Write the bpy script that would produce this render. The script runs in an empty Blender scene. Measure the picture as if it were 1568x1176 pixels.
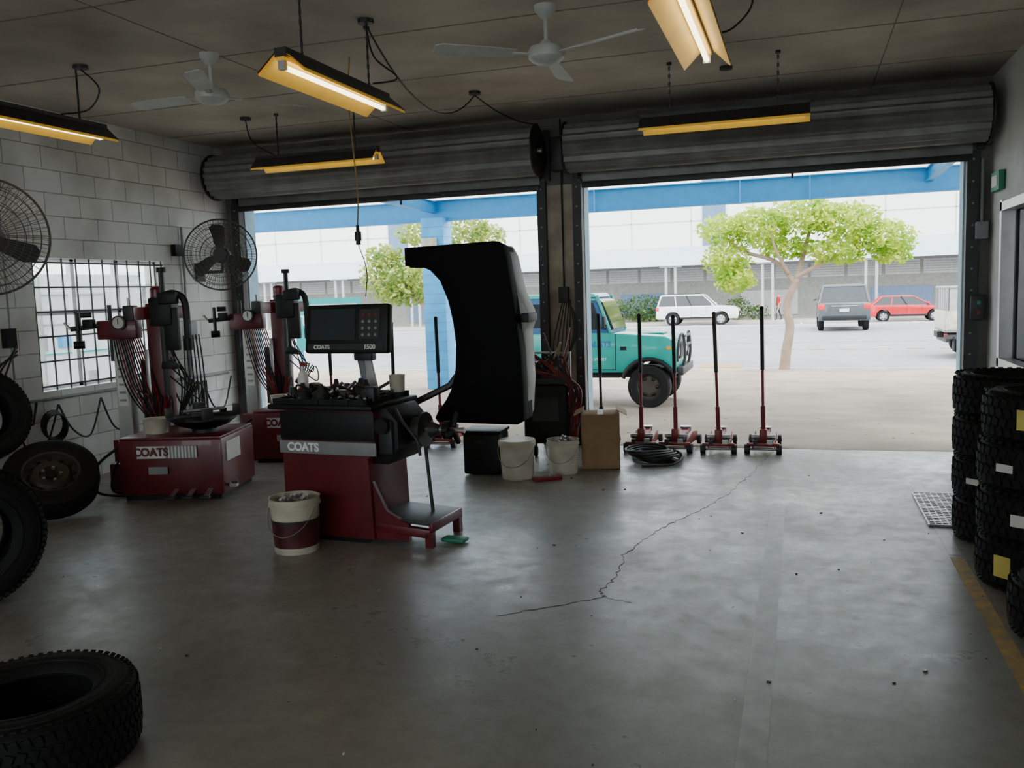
import bpy, bmesh, math, random
from mathutils import Vector, Matrix, Euler
random.seed(7)
pi=math.pi
# ---------------------------------------------------------------- materials
def new_mat(name):
    m=bpy.data.materials.new(name); m.use_nodes=True
    nt=m.node_tree; return m,nt,nt.nodes['Principled BSDF']
def mat(name,col,rough=.5,metal=0,var=.12,scale=6,bump=0,bscale=60,rvar=0,emit=None,es=0,coat=0,dirt=None,dirtamt=.5,spec=None):
    m,nt,p=new_mat(name)
    tc=nt.nodes.new('ShaderNodeTexCoord')
    nz=nt.nodes.new('ShaderNodeTexNoise'); nz.inputs['Scale'].default_value=scale; nz.inputs['Detail'].default_value=5
    nt.links.new(tc.outputs['Object'],nz.inputs['Vector'])
    cr=nt.nodes.new('ShaderNodeValToRGB')
    cr.color_ramp.elements[0].position=.3; cr.color_ramp.elements[1].position=.7
    lo=[max(0,c*(1-var)) for c in col]; hi=[min(1,c*(1+var)) for c in col]
    if dirt: lo=[a*(1-dirtamt)+b*dirtamt for a,b in zip(col,dirt)]
    cr.color_ramp.elements[0].color=(*lo,1); cr.color_ramp.elements[1].color=(*hi,1)
    nt.links.new(nz.outputs['Fac'],cr.inputs['Fac']); nt.links.new(cr.outputs['Color'],p.inputs['Base Color'])
    p.inputs['Roughness'].default_value=rough; p.inputs['Metallic'].default_value=metal
    if spec is not None: p.inputs['Specular IOR Level'].default_value=spec
    if bump:
        n2=nt.nodes.new('ShaderNodeTexNoise'); n2.inputs['Scale'].default_value=bscale; n2.inputs['Detail'].default_value=4
        nt.links.new(tc.outputs['Object'],n2.inputs['Vector'])
        b=nt.nodes.new('ShaderNodeBump'); b.inputs['Strength'].default_value=bump; b.inputs['Distance'].default_value=.01
        nt.links.new(n2.outputs['Fac'],b.inputs['Height']); nt.links.new(b.outputs['Normal'],p.inputs['Normal'])
    if emit: p.inputs['Emission Color'].default_value=(*emit,1); p.inputs['Emission Strength'].default_value=es
    if coat: p.inputs['Coat Weight'].default_value=coat
    return m
def block_mat(name,axis,c1,c2,cm):
    m,nt,p=new_mat(name); L=nt.links.new
    tc=nt.nodes.new('ShaderNodeTexCoord'); sp=nt.nodes.new('ShaderNodeSeparateXYZ'); cb=nt.nodes.new('ShaderNodeCombineXYZ')
    L(tc.outputs['Object'],sp.inputs[0]); L(sp.outputs[axis],cb.inputs[0]); L(sp.outputs['Z'],cb.inputs[1])
    br=nt.nodes.new('ShaderNodeTexBrick'); L(cb.outputs[0],br.inputs['Vector'])
    br.inputs['Scale'].default_value=1; br.inputs['Brick Width'].default_value=.4; br.inputs['Row Height'].default_value=.2
    br.inputs['Mortar Size'].default_value=.005; br.inputs['Mortar Smooth'].default_value=.3
    br.inputs['Color1'].default_value=(*c1,1); br.inputs['Color2'].default_value=(*c2,1); br.inputs['Mortar'].default_value=(*cm,1)
    nz=nt.nodes.new('ShaderNodeTexNoise'); nz.inputs['Scale'].default_value=1.3; nz.inputs['Detail'].default_value=8; L(tc.outputs['Object'],nz.inputs['Vector'])
    cr=nt.nodes.new('ShaderNodeValToRGB'); cr.color_ramp.elements[0].position=.3; cr.color_ramp.elements[1].position=.6
    cr.color_ramp.elements[0].color=(.58,.58,.54,1); cr.color_ramp.elements[1].color=(1,1,1,1); L(nz.outputs['Fac'],cr.inputs['Fac'])
    mx=nt.nodes.new('ShaderNodeMixRGB'); mx.blend_type='MULTIPLY'; mx.inputs[0].default_value=1
    L(br.outputs['Color'],mx.inputs[1]); L(cr.outputs['Color'],mx.inputs[2]); L(mx.outputs[0],p.inputs['Base Color'])
    b=nt.nodes.new('ShaderNodeBump'); b.invert=True; b.inputs['Strength'].default_value=.6; b.inputs['Distance'].default_value=.012
    L(br.outputs['Fac'],b.inputs['Height']); L(b.outputs['Normal'],p.inputs['Normal'])
    p.inputs['Roughness'].default_value=.75
    return m
def floor_mat():
    m,nt,p=new_mat('polished_concrete'); L=nt.links.new
    tc=nt.nodes.new('ShaderNodeTexCoord')
    n1=nt.nodes.new('ShaderNodeTexNoise'); n1.inputs['Scale'].default_value=.7; n1.inputs['Detail'].default_value=9; n1.inputs['Roughness'].default_value=.6; n1.inputs['Distortion'].default_value=.3
    n2=nt.nodes.new('ShaderNodeTexNoise'); n2.inputs['Scale'].default_value=7; n2.inputs['Detail'].default_value=10; n2.inputs['Roughness'].default_value=.75
    n3=nt.nodes.new('ShaderNodeTexNoise'); n3.inputs['Scale'].default_value=160; n3.inputs['Detail'].default_value=2
    for n in (n1,n2,n3): L(tc.outputs['Object'],n.inputs['Vector'])
    c1=nt.nodes.new('ShaderNodeValToRGB'); e=c1.color_ramp.elements; e[0].position=.34; e[1].position=.66
    e[0].color=(.17,.155,.125,1); e[1].color=(.25,.25,.235,1); L(n1.outputs['Fac'],c1.inputs['Fac'])
    c2=nt.nodes.new('ShaderNodeValToRGB'); e=c2.color_ramp.elements; e[0].position=.32; e[1].position=.64
    e[0].color=(.82,.80,.75,1); e[1].color=(1.06,1.06,1.05,1); L(n2.outputs['Fac'],c2.inputs['Fac'])
    mx=nt.nodes.new('ShaderNodeMixRGB'); mx.blend_type='MULTIPLY'; mx.inputs[0].default_value=1; L(c1.outputs[0],mx.inputs[1]); L(c2.outputs[0],mx.inputs[2])
    L(mx.outputs[0],p.inputs['Base Color'])
    ad=nt.nodes.new('ShaderNodeMath'); ad.operation='MULTIPLY'; L(n1.outputs['Fac'],ad.inputs[0]); L(n2.outputs['Fac'],ad.inputs[1])
    mr=nt.nodes.new('ShaderNodeMapRange'); mr.inputs['From Min'].default_value=.17; mr.inputs['From Max'].default_value=.34; mr.inputs['To Min'].default_value=.46; mr.inputs['To Max'].default_value=.27
    L(ad.outputs[0],mr.inputs['Value']); L(mr.outputs['Result'],p.inputs['Roughness'])
    b=nt.nodes.new('ShaderNodeBump'); b.inputs['Strength'].default_value=.10; b.inputs['Distance'].default_value=.004
    L(n3.outputs['Fac'],b.inputs['Height']); L(b.outputs['Normal'],p.inputs['Normal'])
    p.inputs['Specular IOR Level'].default_value=.75
    return m
def glass_mat(name,tint=(.95,.98,.98),t=.95):
    m=bpy.data.materials.new(name); m.use_nodes=True; nt=m.node_tree; nt.nodes.clear()
    o=nt.nodes.new('ShaderNodeOutputMaterial'); tr=nt.nodes.new('ShaderNodeBsdfTransparent'); tr.inputs[0].default_value=(*tint,1)
    g=nt.nodes.new('ShaderNodeBsdfGlossy'); g.inputs['Roughness'].default_value=.05
    mx=nt.nodes.new('ShaderNodeMixShader'); mx.inputs[0].default_value=1-t
    nt.links.new(tr.outputs[0],mx.inputs[1]); nt.links.new(g.outputs[0],mx.inputs[2]); nt.links.new(mx.outputs[0],o.inputs[0]); return m
def leaf_mat(name,a,b,fac=.45,scale=2.2):
    m,nt,p=new_mat(name); L=nt.links.new
    oi=nt.nodes.new('ShaderNodeTexCoord'); nz=nt.nodes.new('ShaderNodeTexNoise'); nz.inputs['Scale'].default_value=scale; nz.inputs['Detail'].default_value=3
    L(oi.outputs['Object'],nz.inputs['Vector']); cr=nt.nodes.new('ShaderNodeValToRGB'); cr.color_ramp.elements[0].position=.38; cr.color_ramp.elements[1].position=.62
    cr.color_ramp.elements[0].color=(*a,1); cr.color_ramp.elements[1].color=(*b,1); L(nz.outputs['Fac'],cr.inputs['Fac']); L(cr.outputs[0],p.inputs['Base Color'])
    p.inputs['Roughness'].default_value=.6
    tl=nt.nodes.new('ShaderNodeBsdfTranslucent'); L(cr.outputs[0],tl.inputs[0]); mx=nt.nodes.new('ShaderNodeMixShader'); mx.inputs[0].default_value=fac
    L(p.outputs[0],mx.inputs[1]); L(tl.outputs[0],mx.inputs[2]); L(mx.outputs[0],nt.nodes['Material Output'].inputs[0]); return m

M_floor=floor_mat()
M_blockL=block_mat('painted_block_left','Y',(.74,.76,.74),(.66,.68,.66),(.36,.36,.34))
M_blockR=mat('painted_render',(.55,.56,.54),.7,dirt=(.3,.3,.27),scale=2,bump=.2)
M_wallD=mat('grimy_wall',(.13,.125,.12),.8,dirt=(.04,.04,.035),scale=3,bump=.3)
M_pillar=mat('grimy_cream_render',(.46,.41,.32),.75,dirt=(.10,.08,.06),scale=5,bump=.4)
M_ceil=mat('ceiling_sheet',(.54,.50,.43),.8,dirt=(.27,.24,.19),scale=1.3,dirtamt=.7)
M_joint=mat('ceiling_joint',(.22,.20,.17),.8)
M_revb=mat('pale_blue_paint',(.36,.55,.68),.6)
M_blue=mat('blue_steel_paint',(.008,.235,.52),.5,var=.08)
M_lblue=mat('light_blue_column',(.05,.36,.72),.5,var=.1)
M_roll=mat('roller_steel',(.22,.225,.22),.45,.3,scale=4,dirt=(.08,.075,.065))
M_dark=mat('black_plastic',(.008,.008,.009),.5,spec=.3)
M_hood=mat('black_guard_plastic',(.003,.003,.004),.7,spec=.12)
M_dark2=mat('dark_steel',(.04,.04,.042),.5,.4)
M_wire=mat('dusty_fan_wire',(.09,.09,.085),.6,.2)
M_steel=mat('worn_steel',(.42,.42,.42),.35,.8,dirt=(.12,.1,.08))
M_grey=mat('grey_paint',(.22,.23,.24),.5)
M_lgrey=mat('light_grey_plastic',(.42,.44,.42),.5)
M_red=mat('machine_red',(.125,.006,.012),.4,dirt=(.04,.006,.008),scale=5,coat=.15)
M_jred=mat('jack_red',(.20,.012,.014),.4)
M_white=mat('white_paint',(.75,.75,.73),.5)
M_cream=mat('bucket_cream',(.55,.52,.42),.5,dirt=(.3,.27,.2),scale=9)
M_label=mat('bucket_label',(.11,.015,.018),.5,dirt=(.02,.01,.01),scale=14,dirtamt=.9)
M_card=mat('cardboard',(.30,.19,.10),.8)
M_rub=mat('tyre_rubber',(.009,.009,.009),.7,bump=.2,bscale=90,spec=.22)
M_yel=mat('yellow_line_paint',(.42,.25,.035),.6,dirt=(.18,.15,.10),scale=14,dirtamt=.9)
M_wline=mat('worn_white_line',(.29,.29,.27),.38,dirt=(.22,.22,.20),scale=10,dirtamt=.9)
M_crack=mat('crack_dark',(.07,.065,.055),.9)
M_stk=mat('yellow_sticker',(.60,.50,.12),.6); M_stw=mat('white_sticker',(.62,.62,.58),.6)
M_refl=mat('reflector_yellow_glow',(.72,.46,.07),.45,emit=(1,.55,.05),es=.22)  # yellow reflector; faint emission puts the tube's light into its colour
M_tube=mat('fluorescent_tube',(1,1,.9),.4,emit=(1,.93,.60),es=5.5)
M_fan=mat('fan_offwhite',(.50,.52,.50),.5)
M_teal=mat('teal_paint',(.0,.33,.28),.35,coat=.4,var=.08)
M_tealdk=mat('dark_blue_canopy',(.02,.10,.24),.5)
M_sign=mat('teal_sign_vinyl',(.0,.42,.42),.5,var=.05)
M_text=mat('lettering_white',(.85,.85,.85),.6); M_textb=mat('lettering_blue',(.02,.12,.35),.6)
M_apron=mat('driveway_concrete',(.33,.262,.20),.85,dirt=(.19,.148,.105),scale=1.0,bump=.3,bscale=20,dirtamt=.8)
M_path=mat('footpath_concrete',(.50,.45,.38),.85,dirt=(.38,.33,.27),scale=1.5)
M_asph=mat('asphalt',(.25,.25,.26),.9,dirt=(.20,.20,.21),scale=1,bump=.3,bscale=40)
M_kerb=mat('kerb_concrete',(.5,.48,.44),.85)
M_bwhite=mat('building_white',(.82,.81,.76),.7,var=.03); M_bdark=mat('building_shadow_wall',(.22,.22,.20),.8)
M_nwhite=mat('neighbour_white',(.92,.93,.93),.7,var=.03)
M_bgroove=mat('panel_groove',(.50,.50,.47),.8)
M_bblue=mat('building_blue_panel',(.10,.16,.26),.6); M_awn=mat('awning_metal',(.42,.52,.60),.4,var=.05)
M_louv=mat('louvre_grey',(.36,.36,.35),.6)
M_glassd=mat('car_glass',(.03,.035,.04),.08,var=.1)
M_cw=mat('car_white',(.78,.78,.78),.3,coat=.5,var=.03); M_cg=mat('car_dark_grey',(.05,.06,.07),.3,coat=.5); M_cr=mat('car_red',(.50,.005,.012),.3,coat=.4)
M_tail=mat('tail_lamp',(.6,.02,.02),.2); M_lamp=mat('headlamp',(.7,.7,.7),.15)
M_rim=mat('rim_steel',(.40,.40,.41),.35,.7)
M_rimd=mat('rim_dark_rusty',(.05,.045,.04),.6,.4,dirt=(.07,.035,.02))
M_bark=mat('bark',(.26,.19,.14),.9,dirt=(.15,.11,.08),bump=.6,bscale=15)
M_leaf=leaf_mat('leaves_bright',(.22,.40,.02),(.55,.64,.06),.5); M_leaf2=leaf_mat('leaves_green',(.15,.27,.05),(.38,.42,.08))
M_leaf3=leaf_mat('hedge_leaves',(.05,.12,.02),(.14,.24,.05))
M_glass=glass_mat('window_glass')
M_alum=mat('aluminium',(.5,.51,.5),.35,.7)
M_screen=mat('monitor_screen',(.015,.02,.025),.2,emit=(.1,.2,.22),es=.02)
M_canroof=leaf_mat('canopy_sheet_translucent',(.80,.84,.86),(.86,.89,.90),.5,.5)
M_skin=mat('skin',(.45,.28,.2),.6); M_shirt=mat('shirt_red',(.5,.03,.03),.8); M_trou=mat('trousers_dark',(.03,.03,.04),.8); M_hair=mat('hair_dark',(.03,.02,.015),.8)
M_green=mat('green_sign',(.02,.25,.13),.5)
M_cable=mat('cable_black',(.012,.012,.012),.5)
M_ind=mat('indicator_orange',(.8,.3,.02),.3)

# ---------------------------------------------------------------- builder
class B:
    def __init__(s): s.bm=bmesh.new(); s.mats=[]; s.M=Matrix.Identity(4)
    def mi(s,m):
        if m not in s.mats: s.mats.append(m)
        return s.mats.index(m)
    def add(s,t,m,M=None):
        i=s.mi(m)
        for f in t.faces: f.material_index=i
        T=s.M@M if M is not None else s.M
        bmesh.ops.transform(t,matrix=T,verts=t.verts)
        if T.determinant()<0: bmesh.ops.reverse_faces(t,faces=t.faces)
        me=bpy.data.meshes.new('t'); t.to_mesh(me); t.free(); s.bm.from_mesh(me); bpy.data.meshes.remove(me)
    def box(s,c,sz,m,bev=0,rot=(0,0,0)):
        t=bmesh.new(); bmesh.ops.create_cube(t,size=1); bmesh.ops.scale(t,vec=sz,verts=t.verts)
        if bev: bmesh.ops.bevel(t,geom=t.edges[:],offset=bev,segments=2,affect='EDGES',profile=.5)
        s.add(t,m,Matrix.Translation(c)@Euler(rot).to_matrix().to_4x4())
    def frust(s,x0,x1,X0,X1,z0,z1,w0,w1,m,bev=0):
        t=bmesh.new()
        v=[t.verts.new(p) for p in [(x0,-w0,z0),(x1,-w0,z0),(x1,w0,z0),(x0,w0,z0),(X0,-w1,z1),(X1,-w1,z1),(X1,w1,z1),(X0,w1,z1)]]
        for q in [(3,2,1,0),(4,5,6,7),(0,1,5,4),(1,2,6,5),(2,3,7,6),(3,0,4,7)]: t.faces.new([v[i] for i in q])
        if bev: bmesh.ops.bevel(t,geom=t.edges[:],offset=bev,segments=2,affect='EDGES',profile=.5)
        s.add(t,m)
    def cyl(s,p1,p2,r,m,r2=None,seg=20):
        p1=Vector(p1);p2=Vector(p2);d=p2-p1
        t=bmesh.new(); bmesh.ops.create_cone(t,cap_ends=True,segments=seg,radius1=r,radius2=r if r2 is None else r2,depth=d.length)
        s.add(t,m,Matrix.Translation((p1+p2)/2)@d.to_track_quat('Z','Y').to_matrix().to_4x4())
    def sph(s,c,r,m,seg=16,rot=(0,0,0)):
        if not hasattr(r,'__len__'): r=(r,r,r)
        t=bmesh.new(); bmesh.ops.create_uvsphere(t,u_segments=seg,v_segments=max(6,seg//2),radius=1)
        s.add(t,m,Matrix.Translation(c)@Euler(rot).to_matrix().to_4x4()@Matrix.Diagonal((*r,1)))
    def lathe(s,prof,m,M=None,seg=32,closed=False):
        t=bmesh.new(); rings=[]
        for r,z in prof:
            rings.append([t.verts.new((r*math.cos(2*pi*i/seg),r*math.sin(2*pi*i/seg),z)) for i in range(seg)])
        n=len(prof)
        for k in range(n if closed else n-1):
            a=rings[k];b=rings[(k+1)%n]
            for i in range(seg):
                j=(i+1)%seg; t.faces.new((a[i],a[j],b[j],b[i]))
        bmesh.ops.remove_doubles(t,verts=t.verts,dist=1e-5)
        bmesh.ops.recalc_face_normals(t,faces=t.faces)
        s.add(t,m,M)
    def prism(s,poly,h,m,M=None,bev=0):
        t=bmesh.new(); a=[t.verts.new((x,y,0)) for x,y in poly]; f=t.faces.new(a)
        r=bmesh.ops.extrude_face_region(t,geom=[f]); vs=[g for g in r['geom'] if isinstance(g,bmesh.types.BMVert)]
        bmesh.ops.translate(t,vec=(0,0,h),verts=vs); bmesh.ops.recalc_face_normals(t,faces=t.faces)
        if bev: bmesh.ops.bevel(t,geom=t.edges[:],offset=bev,segments=2,affect='EDGES',profile=.5)
        s.add(t,m,M)
    def tube(s,pts,r,m,seg=8,closed=False):
        pts=[Vector(p) for p in pts]; n=len(pts); t=bmesh.new(); rings=[]
        up=None
        for i,p in enumerate(pts):
            if closed: d=pts[(i+1)%n]-pts[i-1]
            else: d=pts[min(i+1,n-1)]-pts[max(i-1,0)]
            d.normalize()
            if up is None: up=d.orthogonal().normalized()
            up=(up-d*up.dot(d))
            if up.length<1e-6: up=d.orthogonal()
            up.normalize(); sd=d.cross(up)
            rr=r[i] if hasattr(r,'__len__') else r
            rings.append([t.verts.new(p+(up*math.cos(2*pi*k/seg)+sd*math.sin(2*pi*k/seg))*rr) for k in range(seg)])
        for i in range(n if closed else n-1):
            a=rings[i];b=rings[(i+1)%n]
            for k in range(seg):
                j=(k+1)%seg; t.faces.new((a[k],a[j],b[j],b[k]))
        if not closed: t.faces.new(rings[0][::-1]); t.faces.new(rings[-1])
        bmesh.ops.recalc_face_normals(t,faces=t.faces)
        s.add(t,m)
    def done(s,name,loc=(0,0,0),rz=0,rot=None,parent=None):
        for e in s.bm.edges:
            e.smooth = len(e.link_faces)==2 and e.calc_face_angle(0)<math.radians(38)
        for f in s.bm.faces: f.smooth=True
        me=bpy.data.meshes.new(name); s.bm.to_mesh(me); s.bm.free()
        for m in s.mats: me.materials.append(m)
        return inst(name,me,loc,rot or (0,0,rz),parent)
def inst(name,me,loc,rot=(0,0,0),parent=None,scale=None):
    o=bpy.data.objects.new(name,me); bpy.context.scene.collection.objects.link(o); o.location=loc; o.rotation_euler=rot
    if scale: o.scale=scale
    if parent: o.parent=parent
    return o
def text(par,body,size,loc,rot,m,name='lettering',bold=0):
    c=bpy.data.curves.new(name,'FONT'); c.body=body; c.size=size; c.extrude=.002; c.align_x='CENTER'; c.align_y='CENTER'; c.materials.append(m); c.offset=bold
    o=bpy.data.objects.new(name,c); bpy.context.scene.collection.objects.link(o); o.location=loc; o.rotation_euler=rot; o.parent=par; return o
XZ=Matrix(((1,0,0,0),(0,0,-1,0),(0,1,0,0),(0,0,0,1)))
def sag(a,b,s,n=14):
    a=Vector(a);b=Vector(b); return [a.lerp(b,i/n)-Vector((0,0,s*4*(i/n)*(1-i/n))) for i in range(n+1)]
def spline(pts,n=6):
    P=[Vector(p) for p in pts]; out=[]
    for i in range(len(P)-1):
        p0=P[max(i-1,0)];p1=P[i];p2=P[i+1];p3=P[min(i+2,len(P)-1)]
        for k in range(n):
            t=k/n; out.append(.5*((2*p1)+(p2-p0)*t+(2*p0-5*p1+4*p2-p3)*t*t+(3*p1-p0-3*p2+p3)*t**3))
    out.append(P[-1]); return out

# ---------------------------------------------------------------- room shell
XL,XR,YD,ZC,YB=-6.3,1.58,8.8,3.32,-3.5
WT=.25
b=B(); 
b.prism([(XL-WT,YB-WT),(XR+WT,YB-WT),(XR+WT,YD+.06),(XL-WT,YD-.12)],.15,M_floor,Matrix.Translation((0,0,-.15))); b.done('floor')
b=B(); b.box(((XL+XR)/2,(YB+YD)/2+.1,ZC+.08),(XR-XL+.5,YD-YB+.7,.16),M_ceil)
for y in (-2.9,-1.7,-.5,.7,1.9,3.1,4.3,5.5,6.7,7.9): b.box(((XL+XR)/2,y,ZC-.001),(XR-XL,.014,.004),M_joint)
for x in (-3.9,.6): b.box((x,(YB+YD)/2,ZC-.001),(.008,YD-YB,.004),M_joint)
b.done('ceiling')
wy0,wy1,wz0,wz1=6.0,7.67,.86,2.03
b=B(); xc=XL-WT/2
b.box((xc,(YB+wy0)/2,ZC/2),(WT,wy0-YB,ZC),M_blockL)
b.box((xc,(YD+WT+wy1)/2,ZC/2),(WT,YD+WT-wy1,ZC),M_blockL)
b.box((xc,(wy0+wy1)/2,wz0/2),(WT,wy1-wy0,wz0),M_blockL)
b.box((xc,(wy0+wy1)/2,(ZC+wz1)/2),(WT,wy1-wy0,ZC-wz1),M_blockL); b.done('wall_left')
ry0,ry1,rz0,rz1=6.2,8.05,.9,2.15
b=B(); xc=XR+WT/2
b.box((xc,(YB+ry0)/2,ZC/2),(WT,ry0-YB,ZC),M_blockR); b.box((xc,(YD+WT+ry1)/2,ZC/2),(WT,YD+WT-ry1,ZC),M_blockR)
b.box((xc,(ry0+ry1)/2,rz0/2),(WT,ry1-ry0,rz0),M_blockR); b.box((xc,(ry0+ry1)/2,(ZC+rz1)/2),(WT,ry1-ry0,ZC-rz1),M_blockR); b.done('wall_right')
OL=(-6.11,-2.55);OR=(-2.10,1.38);HZ=2.66
b=B(); yc=YD+WT/2
b.box(((XL+XR)/2,yc,(ZC+HZ)/2),(XR-XL,WT,ZC-HZ),M_wallD)
b.box(((XL+OL[0])/2,yc,HZ/2),(OL[0]-XL,WT,HZ),M_wallD)
b.box(((OL[1]+OR[0])/2,yc,HZ/2),(OR[0]-OL[1],WT,HZ),M_pillar)
b.box(((XR+OR[1])/2,yc,HZ/2),(XR-OR[1],WT,HZ),M_wallD)
for x,sg in ((OL[0],1),(OL[1],-1),(OR[0],1),(OR[1],-1)): b.box((x+sg*.004,yc+.03,HZ/2),(.012,WT-.06,HZ),M_revb)
b.done('wall_front')
b=B(); yc=YB-WT/2
b.box(((XL+XR)/2,yc,.5),(XR-XL,WT,1.0),M_blockR); b.box(((XL+XR)/2,yc,ZC-.15),(XR-XL,WT,.3),M_blockR)
for x0,x1 in ((XL,-5.4),(-2.8,-2.1),(.5,XR)): b.box(((x0+x1)/2,yc,(1.0+ZC-.3)/2),(x1-x0,WT,ZC-1.3),M_blockR)
b.done('wall_back')
for x0,x1,i in ((-5.4,-2.8,3),(-2.1,.5,4)):  # unseen rear windows, added behind the camera to let in fill light
    b=B()
    for k in range(5): b.box((x0+(x1-x0)*k/4,yc,(ZC+.7)/2),(.04,.05,ZC-1.3),M_alum)
    for z in (1.02,1.9,ZC-.32): b.box(((x0+x1)/2,yc,z),(x1-x0,.05,.04),M_alum)
    b.done('window_%d'%i)
b=B(); b.box((-2,YB-8,-.08),(30,15,.12),M_path); b.done('ground_rear_yard')
b=B()
for x,w in ((OL[0]-.04,.10),(OL[1]+.04,.09),(OR[0]-.04,.09),(OR[1]+.05,.10)):
    b.box((x,YD-.03,1.35),(w,.06,2.7),M_dark2)
    for k in range(14): b.cyl((x,YD-.062,.15+k*.19),(x,YD-.066,.15+k*.19),.010,M_grey,seg=8)
b.done('trim_1')
b=B(); yc=(wy0+wy1)/2; zc=(wz0+wz1)/2
for y in (wy0,wy1,wy0+.56,wy0+1.12): b.box((XL-.14,y,zc),(.05,.045,wz1-wz0),M_alum)
for z in (wz0,wz1,zc+.1): b.box((XL-.14,yc,z),(.05,wy1-wy0,.045),M_alum)
b.box((XL-.14,yc,zc),(.006,wy1-wy0,wz1-wz0),M_glass)
n=11
for k in range(n): b.box((XL-.02,wy0+.02+k*(wy1-wy0-.04)/(n-1),zc),(.010,.012,wz1-wz0),M_dark2)
for k in range(6): b.box((XL-.02,yc,wz0+.04+k*(wz1-wz0-.08)/5),(.012,wy1-wy0,.016),M_dark2)
b.done('window_1')
b=B(); yc=(ry0+ry1)/2; zc=(rz0+rz1)/2
for y in (ry0,ry1): b.box((XR-.01,y,zc),(.10,.07,rz1-rz0+.1),M_alum)
for z in (rz0,rz1): b.box((XR-.01,yc,z),(.10,ry1-ry0+.07,.07),M_alum)
b.box((XR+.02,yc,zc),(.03,.05,rz1-rz0),M_alum)
b.box((XR+.06,yc,zc),(.008,ry1-ry0,rz1-rz0),M_glassd); b.done('window_2')
b=B()
b.tube([(XL+.025,5.2,.80),(XL+.025,8.6,.78)],.014,M_grey); b.tube([(XL+.025,3.5,.60),(XL+.025,5.85,.60),(XL+.025,5.9,.78)],.012,M_dark2)
b.tube([(XL+.025,7.95,.4),(XL+.025,7.95,2.4)],.012,M_grey); b.tube([(XL+.025,5.7,1.0),(XL+.025,5.7,3.3)],.008,M_grey)
b.box((XL+.03,5.68,1.35),(.06,.1,.16),M_dark); b.box((XL+.03,8.0,1.3),(.06,.12,.2),M_grey,.005); b.box((XL+.03,7.85,2.15),(.06,.1,.12),M_dark)
b.done('conduit_pipe')
b=B()
for i in range(8):
    y=4.6+i*.5; b.tube(spline([(XL+.06,y,.74),(XL+.08,y+.12,.5-.05*(i%3)),(XL+.08,y+.32,.42),(XL+.06,y+.5,.74)]),.009,M_cable,6)
for i in range(4):
    t=[(XL+.08,6.0+.12*math.cos(a),.58+.12*math.sin(a)) for a in [k*2*pi/16 for k in range(16)]]
    b.tube([(x+.015*i,y,z-.01*i) for x,y,z in t],.009,M_cable,6,closed=True)
for k in range(6): b.tube(spline([(XL+.08,7.8+.05*k,1.25),(XL+.12,7.74+.06*k,.9),(XL+.1,7.8+.06*k,.5-.05*k),(XL+.06,7.95+.04*k,.74)]),.008,M_cable,6)
for k in range(4): b.tube(spline([(XL+.06,5.72,1.3-.03*k),(XL+.12,5.5-.08*k,1.0),(XL+.1,5.3-.1*k,.6-.06*k),(XL+.06,4.9,.74)]),.008,M_cable,6)
b.done('coiled_air_hose')
b=B(); b.box((XR-.03,8.35,2.38),(.05,.3,.16),M_green,.006); b.box((XR-.055,8.35,2.38),(.006,.22,.09),M_stw); b.done('exit_sign')
b=B(); b.box((1.48,YD-.09,1.33),(.12,.06,.22),M_dark2,.008); b.cyl((1.48,YD-.12,1.37),(1.48,YD-.14,1.37),.018,M_green,seg=12); b.cyl((1.48,YD-.12,1.28),(1.48,YD-.14,1.28),.018,M_jred,seg=12); b.done('door_control_box')
b=B(); b.box((1.50,YD-.09,2.0),(.10,.06,.15),M_grey,.008); b.tube([(1.50,YD-.08,2.07),(1.50,YD-.08,2.62)],.012,M_grey); b.done('switch_box')
b=B(); b.box((-2.3,YD-.04,1.55),(.10,.08,.16),M_dark2,.006); b.tube([(-2.3,YD-.03,1.6),(-2.3,YD-.03,3.3)],.010,M_cable,6)
b.box((-2.3,YD-.08,2.95),(.16,.14,.34),M_dark2,.02)
for i in range(5): b.tube(spline([(-2.31+.02*i,YD-.05,1.5),(-2.42+.04*i,YD-.08,1.0-.04*i),(-2.3,YD-.08,.85),(-2.2+.01*i,YD-.06,1.2),(-2.25,YD-.05,1.48)]),.007,M_cable,6)
b.done('power_outlet_with_cords')

def roller(name,x0,x1):
    b=B(); cy,cz,R=8.44,2.955,.235
    poly=[]; N=18*6
    for i in range(N):
        a=2*pi*i/N; r=R-.012+.012*math.cos(18*a); poly.append((r*math.cos(a),r*math.sin(a)))
    YZ=Matrix(((0,0,1,x0),(1,0,0,cy),(0,1,0,cz),(0,0,0,1)))
    b.prism(poly,x1-x0,M_roll,YZ)
    for x in (x0-.02,x1+.005):
        b.cyl((x,cy,cz),(x+.015,cy,cz),R+.015,M_dark2,seg=40)
        b.box((x+.007,cy+.17,cz-.05),(.02,.38,.10),M_dark2); b.box((x+.007,YD-.02,cz),(.06,.04,.5),M_dark2)
    b.cyl((x0-.06,cy,cz),(x1+.06,cy,cz),.03,M_steel)
    b.box(((x0+x1)/2,YD-.055,2.80),(x1-x0-.12,.012,.34),M_roll)
    b.box(((x0+x1)/2,YD-.06,2.635),(x1-x0-.12,.05,.06),M_dark2,.006)
    b.box(((x0+x1)/2+.2,YD-.09,2.62),(.2,.03,.02),M_dark2); b.cyl(((x0+x1)/2+.25,YD-.08,2.62),((x0+x1)/2+.25,YD-.08,2.56),.012,M_dark2)
    b.done(name)
roller('roller_door',-6.15,-2.46); roller('roller_door',-2.14,1.48)

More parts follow.
